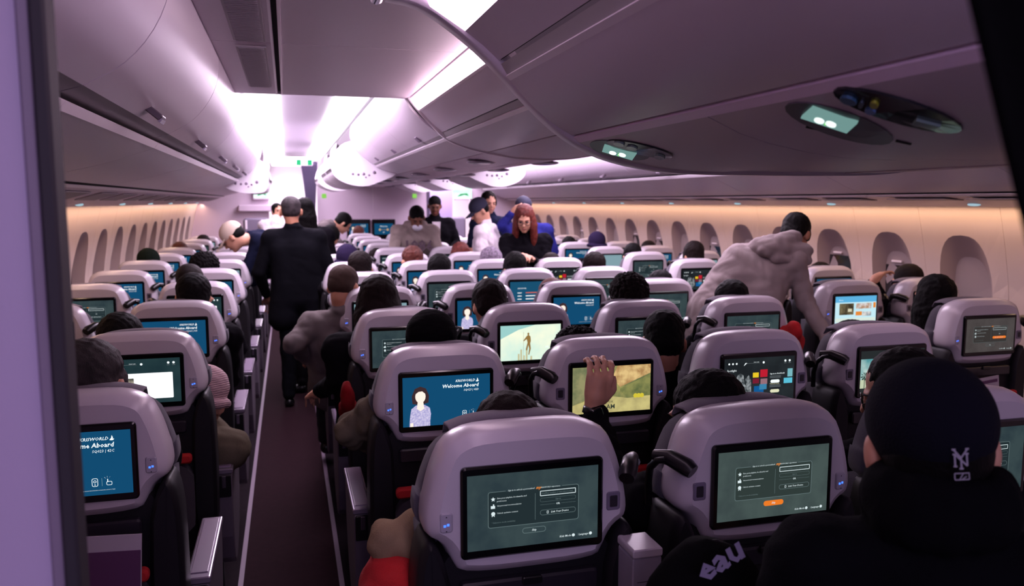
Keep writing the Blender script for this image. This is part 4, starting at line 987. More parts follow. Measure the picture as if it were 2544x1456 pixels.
def hand_prims(mb, wrist, d, n, curl=.4, side=1, sp=1.0, hs=1.0):
    """palm, four fingers of different length with two bends, thumb leaving the side of the palm"""
    W = Vector(wrist); tgt = mb; mb = SD(); w0 = Vector((0, 0, 0)); d = Vector(d).normalized(); n = Vector(n); n = (n-d*n.dot(d)).normalized(); a = d.cross(n)*side
    mb.cap(w0, w0+d*.03, .024, .028); mb.cap(w0+d*.03, w0+d*.075, .026, .022)
    for k in range(4):
        u = (k-1.5)*.0205; base = w0+d*.035+a*u*.7; kn = w0+d*.088+a*u
        mb.cap(base, kn, .0125, .0105)
        L = (.042, .048, .045, .035)[k]; p = kn; ang = 0
        for seg in range(3):
            ang += curl; dd = d*math.cos(ang)+n*math.sin(ang)
            q = p+dd*L*(1, .62, .5)[seg]+a*(u*.08*sp); mb.cap(p, q, .0092-.0006*seg, .0086-.0008*seg, k=.003); p = q
    t0 = w0+d*.03-a*.026; t1 = t0-a*.022+d*.03+n*.012; t2 = t1+d*.03+n*.012; mb.cap(t0, t1, .014, .0115); mb.cap(t1, t2, .0112, .009)
    for p in mb.P: tgt.P.append(('c', np.array(W)+p[1]*hs, np.array(W)+p[2]*hs, p[3]*hs, p[4]*hs, p[5], None))
def headM(pos, yaw=0, pitch=0, roll=0):
    return Matrix.Translation(pos) @ Matrix.Rotation(-yaw, 4, 'Z') @ Matrix.Rotation(-pitch, 4, 'X') @ Matrix.Rotation(roll, 4, 'Y')
HM = {}
def hair_mesh(style):
    if style in HM: return HM[style]
    mb = SD()
    if style == 'short':
        mb.ell((0, -.024, .042), (.083, .098, .083)); mb.ell((0, -.05, -.02), (.074, .062, .062)); 
        for sx in (-1, 1): mb.ell((sx*.07, .012, .0), (.014, .034, .04))
        me = remesh(mb, .006, 3, .5, .0028, 95)
    elif style == 'crop':
        mb.ell((0, -.018, .038), (.080, .098, .081)); mb.ell((0, -.045, -.01), (.072, .062, .055)); me = remesh(mb, .0065, 3, .5, .0012, 80)
    elif style == 'curly':
        mb.ell((0, -.024, .05), (.096, .108, .094)); mb.ell((0, -.05, -.015), (.088, .07, .065)); me = remesh(mb, .0055, 1, .5, .008, 130)
    elif style in ('long', 'longest', 'bob', 'front'):
        L = {'long': .26, 'longest': .36, 'bob': .14, 'front': .34}[style]
        mb.ell((0, -.02, .043), (.085, .099, .084))
        A = 115 if style != 'front' else 128
        for k in range(15):
            a = R(-A+2*A*k/14); s_, c_ = math.sin(a), -math.cos(a)
            top = (s_*.07, c_*.07-.015, .03); mid = (s_*.088, c_*.088-.012, -.07); end = (s_*.105, c_*.085-.01, -L*(.85+.15*math.cos(k*2.3)))
            mb.cap(top, mid, .024, .027); mb.cap(mid, end, .027, .016)
        me = remesh(mb, .008, 3, .5, .0035, 70)
    elif style == 'bun':
        mb.ell((0, -.024, .042), (.083, .098, .083)); mb.ell((0, -.05, -.02), (.074, .062, .062)); mb.ell((0, -.13, .05), (.035, .035, .035)); mb.cap((0, -.13, .04), (.01, -.14, -.2), .028, .012)
        me = remesh(mb, .007, 3, .5, .006, 60)
    elif style == 'beanie':
        mb.ell((0, -.014, .055), (.090, .107, .094), zmin=-.018)
        mb.cap((0, 0, .03), (0, 0, .05), .01, .01)
        n = 28; ring_ = [Vector((.088*math.cos(2*PI*k/n), -.012+.104*math.sin(2*PI*k/n), .004-.02*(math.sin(2*PI*k/n) < 0)*abs(math.sin(2*PI*k/n)))) for k in range(n+1)]
        for a, b in zip(ring_, ring_[1:]): mb.cap(a, b, .018, .018, n=8)
        me = remesh(mb, .006, 3, .5, .0015, 60)
    elif style == 'cap':
        mb.ell((0, -.014, .045), (.087, .104, .088), zmin=.004)
        for k in range(9):
            u = (k-4)/4; mb.cap((u*.062, .078-.02*u*u, .022), (u*.05, .165-.04*u*u, .010-.012*u*u), .006, .005, n=8)
        mb.ell((0, -.014, .133), (.008, .008, .006))
        me = remesh(mb, .0055, 2, .4)
    elif style == 'fitted':
        mb.ell((0, -.014, .036), (.0885, .107, .094), zmin=-.028)
        for k in range(9):
            u = (k-4)/4; mb.cap((u*.062, .078-.02*u*u, .0), (u*.05, .155-.04*u*u, -.006-.012*u*u), .006, .005, n=8)
        me = remesh(mb, .0055, 2, .4)
    HM[style] = me; return me
def face_bits(par, M, brows=HAIRB, glasses=False):
    mb = MB()
    for sx in (-1, 1): mb.ell((sx*.03, .088, -.002), (.013, .006, .006), nu=10, nv=6)
    o = mb.build('eyes', mat('eye_dark', (30, 22, 22), .3), par); o.matrix_local = M
    mb = MB()
    for sx in (-1, 1): mb.cap((sx*.016, .093, .017), (sx*.046, .082, .018), .004, .003)
    o = mb.build('eyebrows', brows, par); o.matrix_local = M
    mb = MB(); mb.ell((0, .097, -.062), (.02, .005, .005)); o = mb.build('lips', mat('lip_skin', (150, 78, 76), .5), par); o.matrix_local = M
    if glasses:
        mb = MB()
        for sx in (-1, 1):
            c = [(sx*.032+.024*math.cos(2*PI*k/16), .104, -.004+.018*math.sin(2*PI*k/16)) for k in range(17)]; mb.tube(c, .0018, n=6)
            mb.tube([(sx*.056, .102, .0), (sx*.083, .0, .0)], .0018, n=6)
        mb.tube([(-.008, .105, 0), (.008, .105, 0)], .0018, n=6); o = mb.build('glasses', BLACKP, par); o.matrix_local = M
LATX = Vector((1, 0, 0))
def person(label, H, yaw=0, pitch=0, roll=0, skin=0, hair=('short', HAIRB), top=None, pants=None, hips=None, neck=None, lat=None, arms=None, legs=None,
           vox=.011, sleeve='long', face=True, extra=None, hands=None, glasses=False, group=None, fat=1.0, drape=.012, shoes=True, headdrop=.175):
    """H: head centre (world). Everything is built in world space under an Empty at the hips' foot point."""
    skin_m = SKINS[skin]; H = Vector(H); Mh = headM(H, yaw, pitch, roll)
    hips = Vector(hips); lat = Vector(lat if lat else (math.cos(yaw), -math.sin(yaw), 0)).normalized()
    nk0 = Mh @ Vector((0, -.03, -.07)); neck = Vector(neck) if neck else H+(hips-H).normalized()*headdrop
    up = (neck-hips).normalized(); fw = up.cross(lat) if up.cross(lat).length > .1 else Vector((0, 1, 0)); fw.normalize()
    root = empty('person', (hips.x, hips.y, 0)); inv = Matrix.Translation((-hips.x, -hips.y, 0))
    body = SD(); head_prims(body, Mh)
    body.cap(nk0, neck, .052, .058)
    sh = [neck+lat*(sx*.165*fat)-up*.045 for sx in (-1, 1)]
    def trunk(mb, e):
        for sx in (-1, 1):
            mb.cap(neck-up*.02+lat*sx*.03, sh[(sx+1)//2], .05+e, .058+e)
            mb.cap(hips+lat*sx*.075*fat, neck-up*.15+lat*sx*.085*fat, .105*fat+e, .098*fat+e)
            mb.cap(neck-up*.15+lat*sx*.10*fat, sh[(sx+1)//2]-up*.01, .085+e, .06+e)
        mb.cap(hips, neck-up*.13, .11*fat+e, .10*fat+e)
    trunk(body, -.008)
    tp = SD(); trunk(tp, .012); tp.cap(neck-up*.02, neck+(nk0-neck)*.42, .078, .064)
    arms = arms or []
    hl = []
    for i, (sx, el, wr) in enumerate(arms):
        el, wr = Vector(el), Vector(wr); s0 = sh[0 if sx < 0 else 1]
        body.cap(s0, el, .045, .036); body.cap(el, wr, .036, .024)
        if sleeve == 'long': tp.cap(s0, el, .064, .052); tp.cap(el, el.lerp(wr, .93), .052, .038)
        elif sleeve == 'short': tp.cap(s0, s0.lerp(el, .8), .068, .062)
        dv = (wr-el).normalized(); hp = (hands or {}).get(i, {})
        hand_prims(body, wr+dv*.012, hp.get('d', dv), hp.get('n', (0, 0, -1) if abs(dv.z) < .8 else (0, 1, 0)), hp.get('curl', .45), hp.get('side', sx), 1, hp.get('hs', 1.0))
    legs = legs or []
    tr = SD() if legs else None; shm = SD() if legs else None
    for kn, an in legs:
        kn, an = Vector(kn), Vector(an); s_ = lat*(.09 if (kn-hips).dot(lat) > 0 else -.09)
        body.cap(hips+s_, kn, .075, .05); body.cap(kn, an, .048, .036)
        tr.cap(hips+s_, kn, .098, .068); tr.cap(kn, an+Vector((0, 0, .03)), .068, .055); tr.cap(hips+s_, hips-s_, .11, .11)
        f2 = Vector((fw.x, fw.y, 0)); f2 = f2.normalized() if f2.length > .1 else Vector((0, 1, 0))
        if fw.z < -.9: f2 = Vector((0, 1, 0))
        shm.cap(an+Vector((0, 0, -.045)), an+f2*.13+Vector((0, 0, -.055)), .042, .034)
    bm_ = remesh(body, vox*1.25 if vox > .009 else vox, 3); bm_.transform(inv); setmat(bm_, skin_m); put('body', bm_, root)
    if top:
        if extra: extra(tp, dict(neck=neck, up=up, lat=lat, fw=fw, sh=sh, hips=hips, Mh=Mh))
        t_ = remesh(tp, vox, 4, .5, 0, 20, drape); t_.transform(inv); setmat(t_, top); put('shirt' if sleeve == 'short' else 'jacket', t_, root)
    if tr:
        t_ = remesh(tr, max(vox, .012), 4, .5, 0, 20, .008); t_.transform(inv); setmat(t_, pants or CHAR); put('trousers', t_, root)
        if shoes: t_ = remesh(shm, .009, 3); t_.transform(inv); setmat(t_, BLACKP); put('shoes', t_, root)
    st, hm = hair
    Ml = inv @ Mh
    def piece(nm, style, m):
        o = put(nm, hair_mesh(style), root); o.matrix_local = Ml
        if not hair_mesh(style).materials: hair_mesh(style).materials.append(m)
        o.material_slots[0].link = 'OBJECT'; o.material_slots[0].material = m
        return o
    hatty = {'beanie': 'beanie', 'cap': 'cap', 'fitted': 'cap'}
    if st in hatty:
        piece(hatty[st], st, hm)
        if st != 'beanie':
            o = piece('hair', 'crop', HAIRB)
    elif st: piece('hair', st, hm)
    if face: face_bits(root, Ml, hm if st not in hatty else HAIRB, glasses)
    tag(root, label, 'person', group); return root

# -- seated passengers: head given by the pixel of the crown and the seat it belongs to
BLACKC = cloth('black_cloth', (13, 11, 16)); NAVYC = cloth('navy_cloth', (24, 28, 48)); GREYC = cloth('grey_cloth', (104, 96, 96)); WHITEC = cloth('white_cloth', (212, 202, 208)); TANC = cloth('tan_cloth', (128, 108, 84))
DKGC = cloth('dark_green_cloth', (34, 40, 38)); PURC = cloth('plum_cloth', (60, 40, 60)); OLIVE = cloth('olive_cloth', (92, 84, 70))
BEANB = mat('black_knit', (9, 8, 11), .95, spec=.05, bump=.6, scale=70, kind='knit'); BEANP = mat('pink_knit', (196, 164, 168), .95, bump=1.0, scale=45, kind='knit'); BEANV = mat('violet_knit', (40, 32, 58), .95, spec=.05, bump=.6, scale=70, kind='knit')
def seated(c, n, px, py, label, dy=.24, yaw=0, pitch=.1, roll=0, hair=('short', HAIRB), top=None, skin=0, vox=.016, face=False, arms=None, hipdx=0, **k):
    sy = seat_y(c, n); Y = sy+dy
    crown = at(px, py, Y); H = crown-Vector((0, 0, .118 if hair[0] not in ('beanie', 'curly', 'cap') else .135))
    H.x += 0
    hips = Vector((XC[c]+hipdx, sy+.36, .60)); nk = H+Vector(((hips.x-H.x)*.10, -.02, -.168))
    A = arms if arms is not None else [(-1, (hips.x-.21, sy+.38, .78), (hips.x-.14, sy+.62, .74)), (1, (hips.x+.21, sy+.38, .78), (hips.x+.14, sy+.62, .74))]
    L = [((hips.x+sx*.1, sy+.80, .60), (hips.x+sx*.1, sy+.82, .16)) for sx in (-1, 1)]
    return person(label, H, yaw, pitch, roll, skin, hair, top or BLACKC, CHAR, hips, nk, (1, 0, 0), A, L, vox=vox, face=face, **k)
for (mx, my, mz, w_, lb) in ((1.90, 3.065, .76, .12, 'white leaflet tucked in the pocket under the brownish orange-button screen'), (-1.86, 3.075, .74, .10, 'small white leaflet tucked in the pocket below the white page screen')):
    mb = MB(); M = Matrix.Translation((mx, my, mz)) @ Matrix.Rotation(R(-6), 4, 'Y'); mb.box((-w_/2, 0, 0), (w_/2, .005, .12), 0, M); o = mb.build('leaflet', mat('paper_white', (170, 160, 170), .6))
    mb = MB(); mb.box((-w_/2+.01, -.002, .09), (w_/2-.01, .0, .105), 0, M); mb.build('heading_band', mat('purple_print', (84, 44, 84), .6), o); tag(o, lb, 'leaflet')
S = seated
S('C', 0, 225, 846, 'person with short dark hair left of the white page screen, behind the partition edge', hair=('short', HAIRG), skin=1, yaw=.3, hipdx=-.12, vox=.012)
S('A', 1, 300, 779, 'person with dark rounded hair seen above the second left seat back', hair=('short', HAIRB), yaw=.1, dy=.3)
p_ = at(503, 918, 3.42)
person('person in pale pink knit beanie and orange scarf leaning into the aisle', (p_.x, p_.y, p_.z-.13), .3, .3, .15, 0, ('beanie', BEANP), OLIVE, CHAR, (-1.90, 3.48, .6), (p_.x-.03, 3.41, p_.z-.31), (1, 0, 0), [(-1, (-2.1, 3.5, .8), (-2.0, 3.75, .75)), (1, (-1.68, 3.5, .78), (-1.75, 3.75, .72))], [((-2.0, 3.9, .6), (-2.0, 3.92, .16)), ((-1.85, 3.9, .6), (-1.85, 3.92, .16))], vox=.012, face=False)
q = at(548, 1060, 3.42); _b = (tuple(q), (.03, .05, .05))
S('C', 2, 480, 680, 'person with thick black hair in front of the film-menu screen, left of aisle', yaw=0)
S('C', 3, 470, 655, 'person with brownish cropped hair just beyond the black-haired one', hair=('crop', HAIRD), skin=1, dy=.2)
S('C', 4, 512, 628, 'person with tousled black hair and visible cheek, third behind the left block seats', hair=('curly', HAIRB), yaw=.9, face=True, dy=.28)
S('A', 5, 368, 620, 'person in dark green beanie by the left windows', hair=('beanie', mat('green_knit', (24, 32, 26), .95, spec=.05, bump=.6, scale=70, kind='knit')))
S('A', 7, 447, 602, 'person with reddish hair low by the left windows', hair=('short', HAIRR))
S('A', 9, 505, 584, 'person with small dark head far along the left windows', hair=('short', HAIRD))
# centre block
S('D', 0, 1262, 986, 'person with dark brown hair low behind the nearest middle seat, tan puffer elbow out', hair=('short', HAIRD), top=TANC, yaw=.1, pitch=.5, vox=.01, hipdx=.03, arms=[(-1, (-1.13, 1.82, .93), (-.98, 2.15, .80)), (1, (-.62, 1.95, .8), (-.7, 2.2, .75))], fat=1.15, drape=.02)
hw = at(1475, 1022, 2.28); hk = at(1497, 935, 2.28)
S('E', 0, 1755, 925, 'person with black hair raising a watch-wearing fist toward the yellow street film', hair=('short', HAIRB), yaw=-.35, pitch=.25, vox=.0085, face=True, hipdx=0,
  arms=[(-1, (-.43, 2.10, .86), tuple(hw)), (1, (-.08, 2.0, .8), (-.2, 2.2, .75))], hands={0: dict(d=tuple(hk-hw), n=(.1, 1, 0), curl=.62, side=1, hs=1.12)})
S('F', 0, 2240, 872, 'person with black hair and glasses looking at the palm-tree film', hair=('short', HAIRB), yaw=-.9, pitch=.35, vox=.009, face=True, glasses=True, dy=.33, hipdx=-.1)
S('D', 1, 1070, 778, 'person in black knit beanie above the nearest welcome screen', hair=('beanie', BEANB), top=OLIVE, skin=0, vox=.01, pitch=.15, arms=[(-1, (-1.16, 2.82, .92), (-1.05, 3.1, .78)), (1, (-.65, 2.9, .8), (-.72, 3.15, .75))], fat=1.15, drape=.02)
S('E', 1, 1435, 820, 'person whose curly black hair barely shows over the street-film seat', hair=('curly', HAIRB), pitch=.4)
S('F', 1, 1650, 776, 'person with dark hair and visible ear leaning left before the sign-in screen', hair=('short', HAIRB), yaw=.35, pitch=.35, skin=1, vox=.011, dy=.42, hipdx=-.12, fat=1.1)
S('G', 1, 2115, 803, 'person whose dark hair top shows over the palm-film seat', pitch=.5)
S('D', 2, 938, 686, 'person with long dark brown hair leaning over the third seat of the aisle row', hair=('long', HAIRD), top=BLACKC, pitch=.15, vox=.011, hipdx=-.06, arms=[(-1, (-1.14, 3.75, .90), (-1.22, 4.05, .78)), (1, (-.65, 3.9, .8), (-.72, 4.15, .75))], fat=1.15)
S('D', 3, 853, 659, 'person with shaved head in grey top leaning into the aisle', hair=('crop', STUB), top=GREYC, skin=1, yaw=.5, pitch=.35, vox=.010, face=True, dy=.1, hipdx=-.18, fat=1.1, arms=[(-1, (-1.34, 4.50, .95), (-1.25, 4.8, .80)), (1, (-.8, 4.7, .85), (-.85, 5.0, .75))])
S('E', 4, 1090, 632, 'person with neat round black hair in the middle of the cabin', hair=('short', HAIRB), dy=.22)
S('F', 2, 1560, 680, 'person with curly dark brown hair above the fourth-row sign-in seat', hair=('curly', HAIRD), vox=.012)
S('G', 2, 1815, 698, 'person with dark hair beside the stooping grey-hooded man', hair=('short', HAIRB), pitch=.2)
S('H', 1, 2322, 684, 'person with long straight black hair beside the right windows', hair=('longest', HAIRB), vox=.011, pitch=.05, dy=.3, hipdx=-.2)
S('K', 2, 2255, 655, 'person with brown hair peeking over a seat below the second right window', hair=('crop', HAIRD), fat=.9, hipdx=-.06, vox=.011, skin=0, arms=[(-1, (2.27, 4.28, 1.06), tuple(at(2170, 700, 4.16))), (1, (2.6, 4.5, .8), (2.5, 4.75, .74))], hands={0: dict(d=(.7, .2, .35), n=(.3, -.3, -1), curl=.35, side=-1)})
S('K', 3, 2035, 653, 'person with dark hair low behind the stooping man, near right windows', hair=('short', HAIRD))
S('E', 2, 1215, 698, 'person with brown hair top left of the welcome screen pair', hair=('short', HAIRD), pitch=.4)
S('F', 3, 1370, 692, 'person with reddish hair low before the blue welcome screen', hair=('crop', HAIRR), pitch=.4)
S('D', 4, 893, 625, 'person with brown rounded hair behind the shaved-head man', hair=('short', HAIRD))
S('D', 5, 862, 610, 'person in dark knit beanie beside the aisle, beyond the brown-haired one', hair=('beanie', BEANV))
S('E', 7, 935, 618, 'person with wavy brown hair low in the leftmost middle column', hair=('bob', HAIRD))
S('E', 5, 1022, 612, 'person with long brown hair and pinned top in the second middle column', hair=('bun', HAIRR), yaw=-.3, face=False)
S('F', 4, 1278, 627, 'person with thick black hair right of the patterned cap', hair=('short', HAIRB))
S('F', 5, 1222, 612, 'person wearing grey patterned cap backwards in mid-cabin', hair=('cap', mat('patterned_cap', (120, 108, 124), .9, var=.6, vscale=60, bump=.3)), yaw=2.6)
S('F', 6, 1143, 603, 'person with dark auburn hair below the white T-shirt man', hair=('bob', HAIRA))
S('G', 4, 1475, 627, 'person with dark hair under the violet beanie passenger', hair=('short', HAIRD))
S('H', 6, 1482, 578, 'person in tall violet knit beanie and orange scarf', hair=('beanie', BEANV), yaw=-.2)
S('G', 3, 1640, 676, 'person with small dark head between the two right sign-in screens', hair=('short', HAIRB), pitch=.5, dy=.3)
S('H', 4, 1722, 600, 'person with dark brown hair above a seat at the right windows, left of hooded man', hair=('short', HAIRD))
S('H', 5, 1570, 605, 'person with black hair in the right block, mid-cabin', hair=('short', HAIRB))
S('K', 6, 1610, 597, 'person with brown hair right under the right-hand windows, mid-cabin', hair=('crop', HAIRD))
S('H', 7, 1412, 588, 'person with small black head far down the right block', hair=('short', HAIRB))
S('G', 5, 1368, 627, 'person with dark flat hair low right of the auburn woman', hair=('crop', HAIRD))
S('E', 11, 890, 562, 'person with brown hair below the bulkhead monitors', hair=('short', HAIRR))
S('F', 8, 1052, 577, 'person with black hair and bare cheek in front of the number sweatshirt', hair=('short', HAIRB), yaw=.7, face=True)

# -- standing people
def stand(label, px, py, Y, hips, neck, arms, **k):
    c = at(px, py, Y); H = c-Vector((0, 0, k.pop('crown', .118)))
    h = Vector(hips); lat = k.get('lat') or (1, 0, 0); lv = Vector(lat).normalized()
    legs = [(tuple(h+lv*(s_*.10)+Vector((0, 0, -.44))), tuple(Vector((h.x, h.y, .09))+lv*(s_*.11))) for s_ in (-1, 1)]
    return person(label, H, hips=hips, neck=neck, arms=arms, legs=k.pop('legs', legs), **k)
SUIT = cloth('black_suit', (11, 11, 16), scale=700)
c = at(722, 487, 6.9); nx = c.x
def collar(tp, q):
    n = q['neck']
    for k in range(12):
        a = 2*PI*k/12; b = 2*PI*(k+1)/12
        f = lambda t: n+q['lat']*(.066*math.cos(t))+Vector((0, 1, 0))*(.062*math.sin(t))+Vector((0, 0, .03-.02*math.sin(t)))
        tp.cap(f(a), f(b), .014, .014, n=8)
stand('man in black suit standing in the aisle with his back turned', 722, 487, 6.9, (nx+.05, 6.9, .93), (nx+.015, 6.88, 1.47),
      [(-1, (nx-.27, 6.88, 1.15), (nx-.22, 7.08, .93)), (1, (nx+.30, 6.88, 1.15), (nx+.25, 7.1, .95))], hair=('crop', HAIRG), skin=1, top=SUIT, pants=SUIT, vox=.0095, face=False, fat=1.12, extra=lambda tp, q: (collar(tp, q), [tp.cap(q['hips']+q['lat']*s_*.1+Vector((0, 0, .1)), q['hips']+q['lat']*s_*.13+Vector((0, 0, -.16)), .125, .13) for s_ in (-1, 1)]), pitch=.05, drape=.004)
stand('person with long dark hair just beyond the suited man, facing forward', 756, 492, 8.2, (-1.14, 8.2, .92), (-1.135, 8.2, 1.44), [(-1, (-1.36, 8.2, 1.15), (-1.3, 8.35, .95)), (1, (-.94, 8.2, 1.15), (-.98, 8.35, .95))], hair=('long', HAIRB), top=BLACKC, face=False)
stand('woman far off in white top, left of the suited man at the galley', 689, 505, 12.9, (-1.53, 12.7, .92), (-1.53, 12.7, 1.42), [(-1, (-1.72, 12.7, 1.15), (-1.65, 12.6, .95)), (1, (-1.34, 12.7, 1.15), (-1.4, 12.6, .95))], hair=('short', HAIRB), top=WHITEC, yaw=PI-.4, lat=(-1, 0, 0), face=True, vox=.014)
p_ = at(578, 553, 7.25)
stand('man in beige cap bending over the left seats from the aisle', 578, 553, 7.25, (-1.25, 7.5, .98), (p_.x+.20, 7.35, 1.42), [(-1, (-1.70, 7.2, 1.12), (-1.85, 7.0, 1.0)), (1, (-1.50, 7.5, 1.1), (-1.7, 7.4, 1.0))], hair=('cap', mat('beige_cap', (206, 188, 170), .8, bump=.3, scale=300)), yaw=-1.35, pitch=.75, lat=(.1, 1, 0), top=NAVYC, crown=.12, headdrop=.2, skin=0)
p_ = at(850, 527, 10)
stand('man in grey shirt bending forward near the front monitors', 853, 530, 10, (-1.05, 9.9, .98), (p_.x-.2, 9.95, 1.45), [(-1, (-.95, 10.15, 1.2), (-.7, 10.2, 1.0)), (1, (-.75, 9.7, 1.2), (-.55, 9.75, 1.0))], hair=('short', HAIRB), yaw=1.45, pitch=.8, lat=(0, -1, 0), top=GREYC, sleeve='short', vox=.012)
p_ = at(820, 565, 8.6)
stand('person in black leaning down beside the suited man, dark bowed head', 818, 562, 8.6, (-1.2, 8.75, .95), (p_.x-.12, 8.65, 1.30), [(-1, (-1.1, 8.9, 1.1), (-.95, 8.7, 1.0)), (1, (-1.05, 8.4, 1.1), (-.88, 8.45, 1.0))], hair=('short', HAIRB), yaw=1.2, pitch=1.0, lat=(0, -1, 0), top=BLACKC, vox=.013)
# sweatshirt man with number
SW_ = cloth('grey_sweatshirt', (150, 136, 130)); p_ = at(1035, 510, 8.5)
def hoodx(tp, q):
    n = q['neck']
    for k in range(12):
        a = PI*.05+PI*.9*k/11; tp.ell(tuple(n+q['lat']*(.085*math.cos(a))+Vector((0, .05*math.sin(a)+.02, .035))), (.045, .04, .04))
rt_ = stand('man in grey sweatshirt with a number and lowered mask, leaning toward camera', 1035, 512, 8.5, (p_.x+.02, 9.0, .95), (p_.x+.01, 8.66, 1.44),
      [(1, (p_.x-.25, 8.62, 1.12), (p_.x-.30, 8.42, .98)), (-1, (p_.x+.26, 8.62, 1.15), (p_.x+.22, 8.45, 1.0))], hair=('crop', HAIRB), skin=2, yaw=PI, pitch=.6, lat=(-1, 0, 0), top=SW_, extra=hoodx, vox=.0105, fat=1.15)
Mh = headM(Vector((p_.x, 8.5, at(1035, 512, 8.5).z-.118)), PI, .6, 0)
mb = MB(); mb.ell((0, .082, -.07), (.055, .034, .04)); o = mb.build('face_mask', mat('mask_white', (206, 206, 214), .8), rt_); o.matrix_local = Matrix.Translation((-rt_.location.x, -rt_.location.y, 0)) @ Mh
d = Draw(); d.text(0, 0, .16, '1986', cloth('number_print', (88, 74, 82)), 0, 'C', .03)
o = d.mb.build('number_print', d.mats, rt_); o.location = (p_.x-rt_.location.x+.02, 8.52-rt_.location.y, 1.20); o.rotation_euler = (R(-12), 0, 0)
p_ = at(1080, 487, 10)
rt_ = stand('man in open black jacket over white shirt, looking down, before lavender partition', 1080, 487, 10, (p_.x+.03, 10.1, .95), (p_.x+.01, 10.05, 1.49), [(1, (p_.x-.22, 10.0, 1.2), (p_.x-.12, 9.8, 1.1)), (-1, (p_.x+.28, 10.0, 1.2), (p_.x+.16, 9.78, 1.15))], hair=('crop', HAIRB), skin=2, yaw=PI+.1, pitch=.35, lat=(-1, 0, 0), top=BLACKC, vox=.012, fat=1.1)
mb = MB(); mb.loft([[(x, y, z) for x, z in ((-.05, 1.47), (.05, 1.47), (.035, 1.2), (-.02, 1.2))] for y in (-.155, -.12)], 0, cap=True); o = mb.build('shirt', WHITEC, rt_); o.location = (-.02, 0, 0)
p_ = at(1185, 490, 8)
stand('man in white T-shirt and navy cap looking down to the left', 1190, 491, 8, (p_.x+.12, 8.1, .95), (p_.x+.10, 8.03, 1.46), [(-1, (p_.x+.0, 7.80, 1.2), (p_.x-.12, 7.7, 1.0)), (1, (p_.x+.30, 8.15, 1.2), (p_.x+.28, 8.1, .98))], hair=('cap', mat('navy_cap', (34, 34, 56), .85, bump=.3, scale=300)), yaw=-1.75, pitch=.55, lat=(.5, .85, 0), top=WHITEC, sleeve='short', vox=.0105, crown=.13)
p_ = at(1215, 475, 8.7)
stand('man in dark navy shirt facing camera behind the white T-shirt man', 1215, 476, 8.7, (p_.x+.06, 8.8, .95), (p_.x+.03, 8.75, 1.52), [(1, (p_.x-.2, 8.7, 1.2), (p_.x-.15, 8.6, 1.0)), (-1, (p_.x+.30, 8.7, 1.2), (p_.x+.25, 8.6, 1.0))], hair=('short', HAIRD), skin=0, yaw=PI-.1, pitch=.2, lat=(-1, 0, 0), top=NAVYC, sleeve='short', vox=.0105)
BLUEC = cloth('royal_blue_cloth', (38, 40, 110)); p_ = at(1300, 487, 8)
stand('man in navy cap and royal blue jacket with raised arm, behind the auburn-haired woman', 1300, 487, 8, (p_.x+.10, 8.0, .95), (p_.x+.05, 8.0, 1.47), [(-1, (p_.x-.22, 8.0, 1.48), (p_.x-.14, 7.95, 1.60)), (1, (p_.x+.33, 8.0, 1.2), (p_.x+.30, 8.15, .98))], hair=('cap', mat('navy_cap', (34, 34, 56), .85, bump=.3, scale=300)), yaw=.2, top=BLUEC, vox=.012, face=False, crown=.13, fat=1.15, sleeve='long')
p_ = at(1300, 510, 7)
stand('woman with long auburn hair, glasses and black top, looking at her hands', 1303, 510, 7, (p_.x+.16, 7.2, .95), (p_.x+.04, 7.08, 1.40), [(1, (p_.x-.20, 6.95, 1.15), (p_.x-.14, 6.68, 1.24)), (-1, (p_.x+.20, 6.95, 1.10), (p_.x-.02, 6.66, 1.22))], hair=('front', HAIRA), yaw=PI+.35, pitch=.4, lat=(-1, .1, 0), top=BLACKC, vox=.0095, glasses=True, hands={0: dict(curl=.5, n=(0, 0, -1)), 1: dict(curl=.5, n=(0, 0, -1))}, fat=1.05)
# stooping man in grey hooded sweatshirt, right aisle
HG = cloth('grey_hoodie', (152, 140, 140)); p_ = at(1975, 532, 4.35)
def hood(tp, q):
    # loose back and hem of the garment
    tp.cap(q['neck']-q['up']*.1, q['hips']-Vector((0, 0, .05)), .155, .185, k=.05)
    tp.cap((p_.x-.38, 4.32, 1.34), (p_.x-.55, 4.32, 1.05), .13, .16, k=.05); tp.cap((p_.x-.55, 4.3, 1.05), (p_.x-.58, 4.3, .74), .16, .19, k=.05)
    tp.cap((p_.x-.30, 4.26, 1.26), (p_.x-.34, 4.24, .92), .14, .17, k=.05)
rt_ = stand('man in grey hooded sweatshirt stooping in the right aisle toward the window seats', 1980, 533, 4.35, (p_.x-.48, 4.30, .92), (p_.x-.16, 4.34, 1.42),
      [(1, (p_.x-.04, 4.15, 1.12), (p_.x+.05, 4.0, .86)), (-1, (p_.x-.14, 4.55, 1.15), (p_.x+.02, 4.75, .92))], hair=('short', HAIRB), skin=1, yaw=1.05, pitch=.55, roll=0, lat=(.35, -1, 0), top=HG, pants=BLACKC, extra=hood, vox=.0095, fat=1.12, drape=.011)
tp = SD(); n = Vector((p_.x-.20, 4.26, 1.47))
for k in range(16):
    a = 2*PI*k/16; tp.ell((n.x+.125*math.cos(a), n.y+.09*math.sin(a), n.z+.02*math.cos(a)-.03*math.sin(a)), (.05, .045, .042))
tp.cap((n.x-.10, n.y-.09, n.z-.02), (n.x+.13, n.y-.10, n.z-.05), .06, .055); tp.cap((n.x-.06, n.y-.12, n.z-.08), (n.x+.14, n.y-.12, n.z-.10), .035, .035)
tp.cap((n.x-.09, n.y, n.z-.05), (n.x+.09, n.y, n.z-.05), .07, .07)
me = remesh(tp, .009, 0, .5, 0, 20, .012); me.transform(Matrix.Translation((-rt_.location.x, -rt_.location.y, 0))); setmat(me, HG); put('hood', me, rt_)
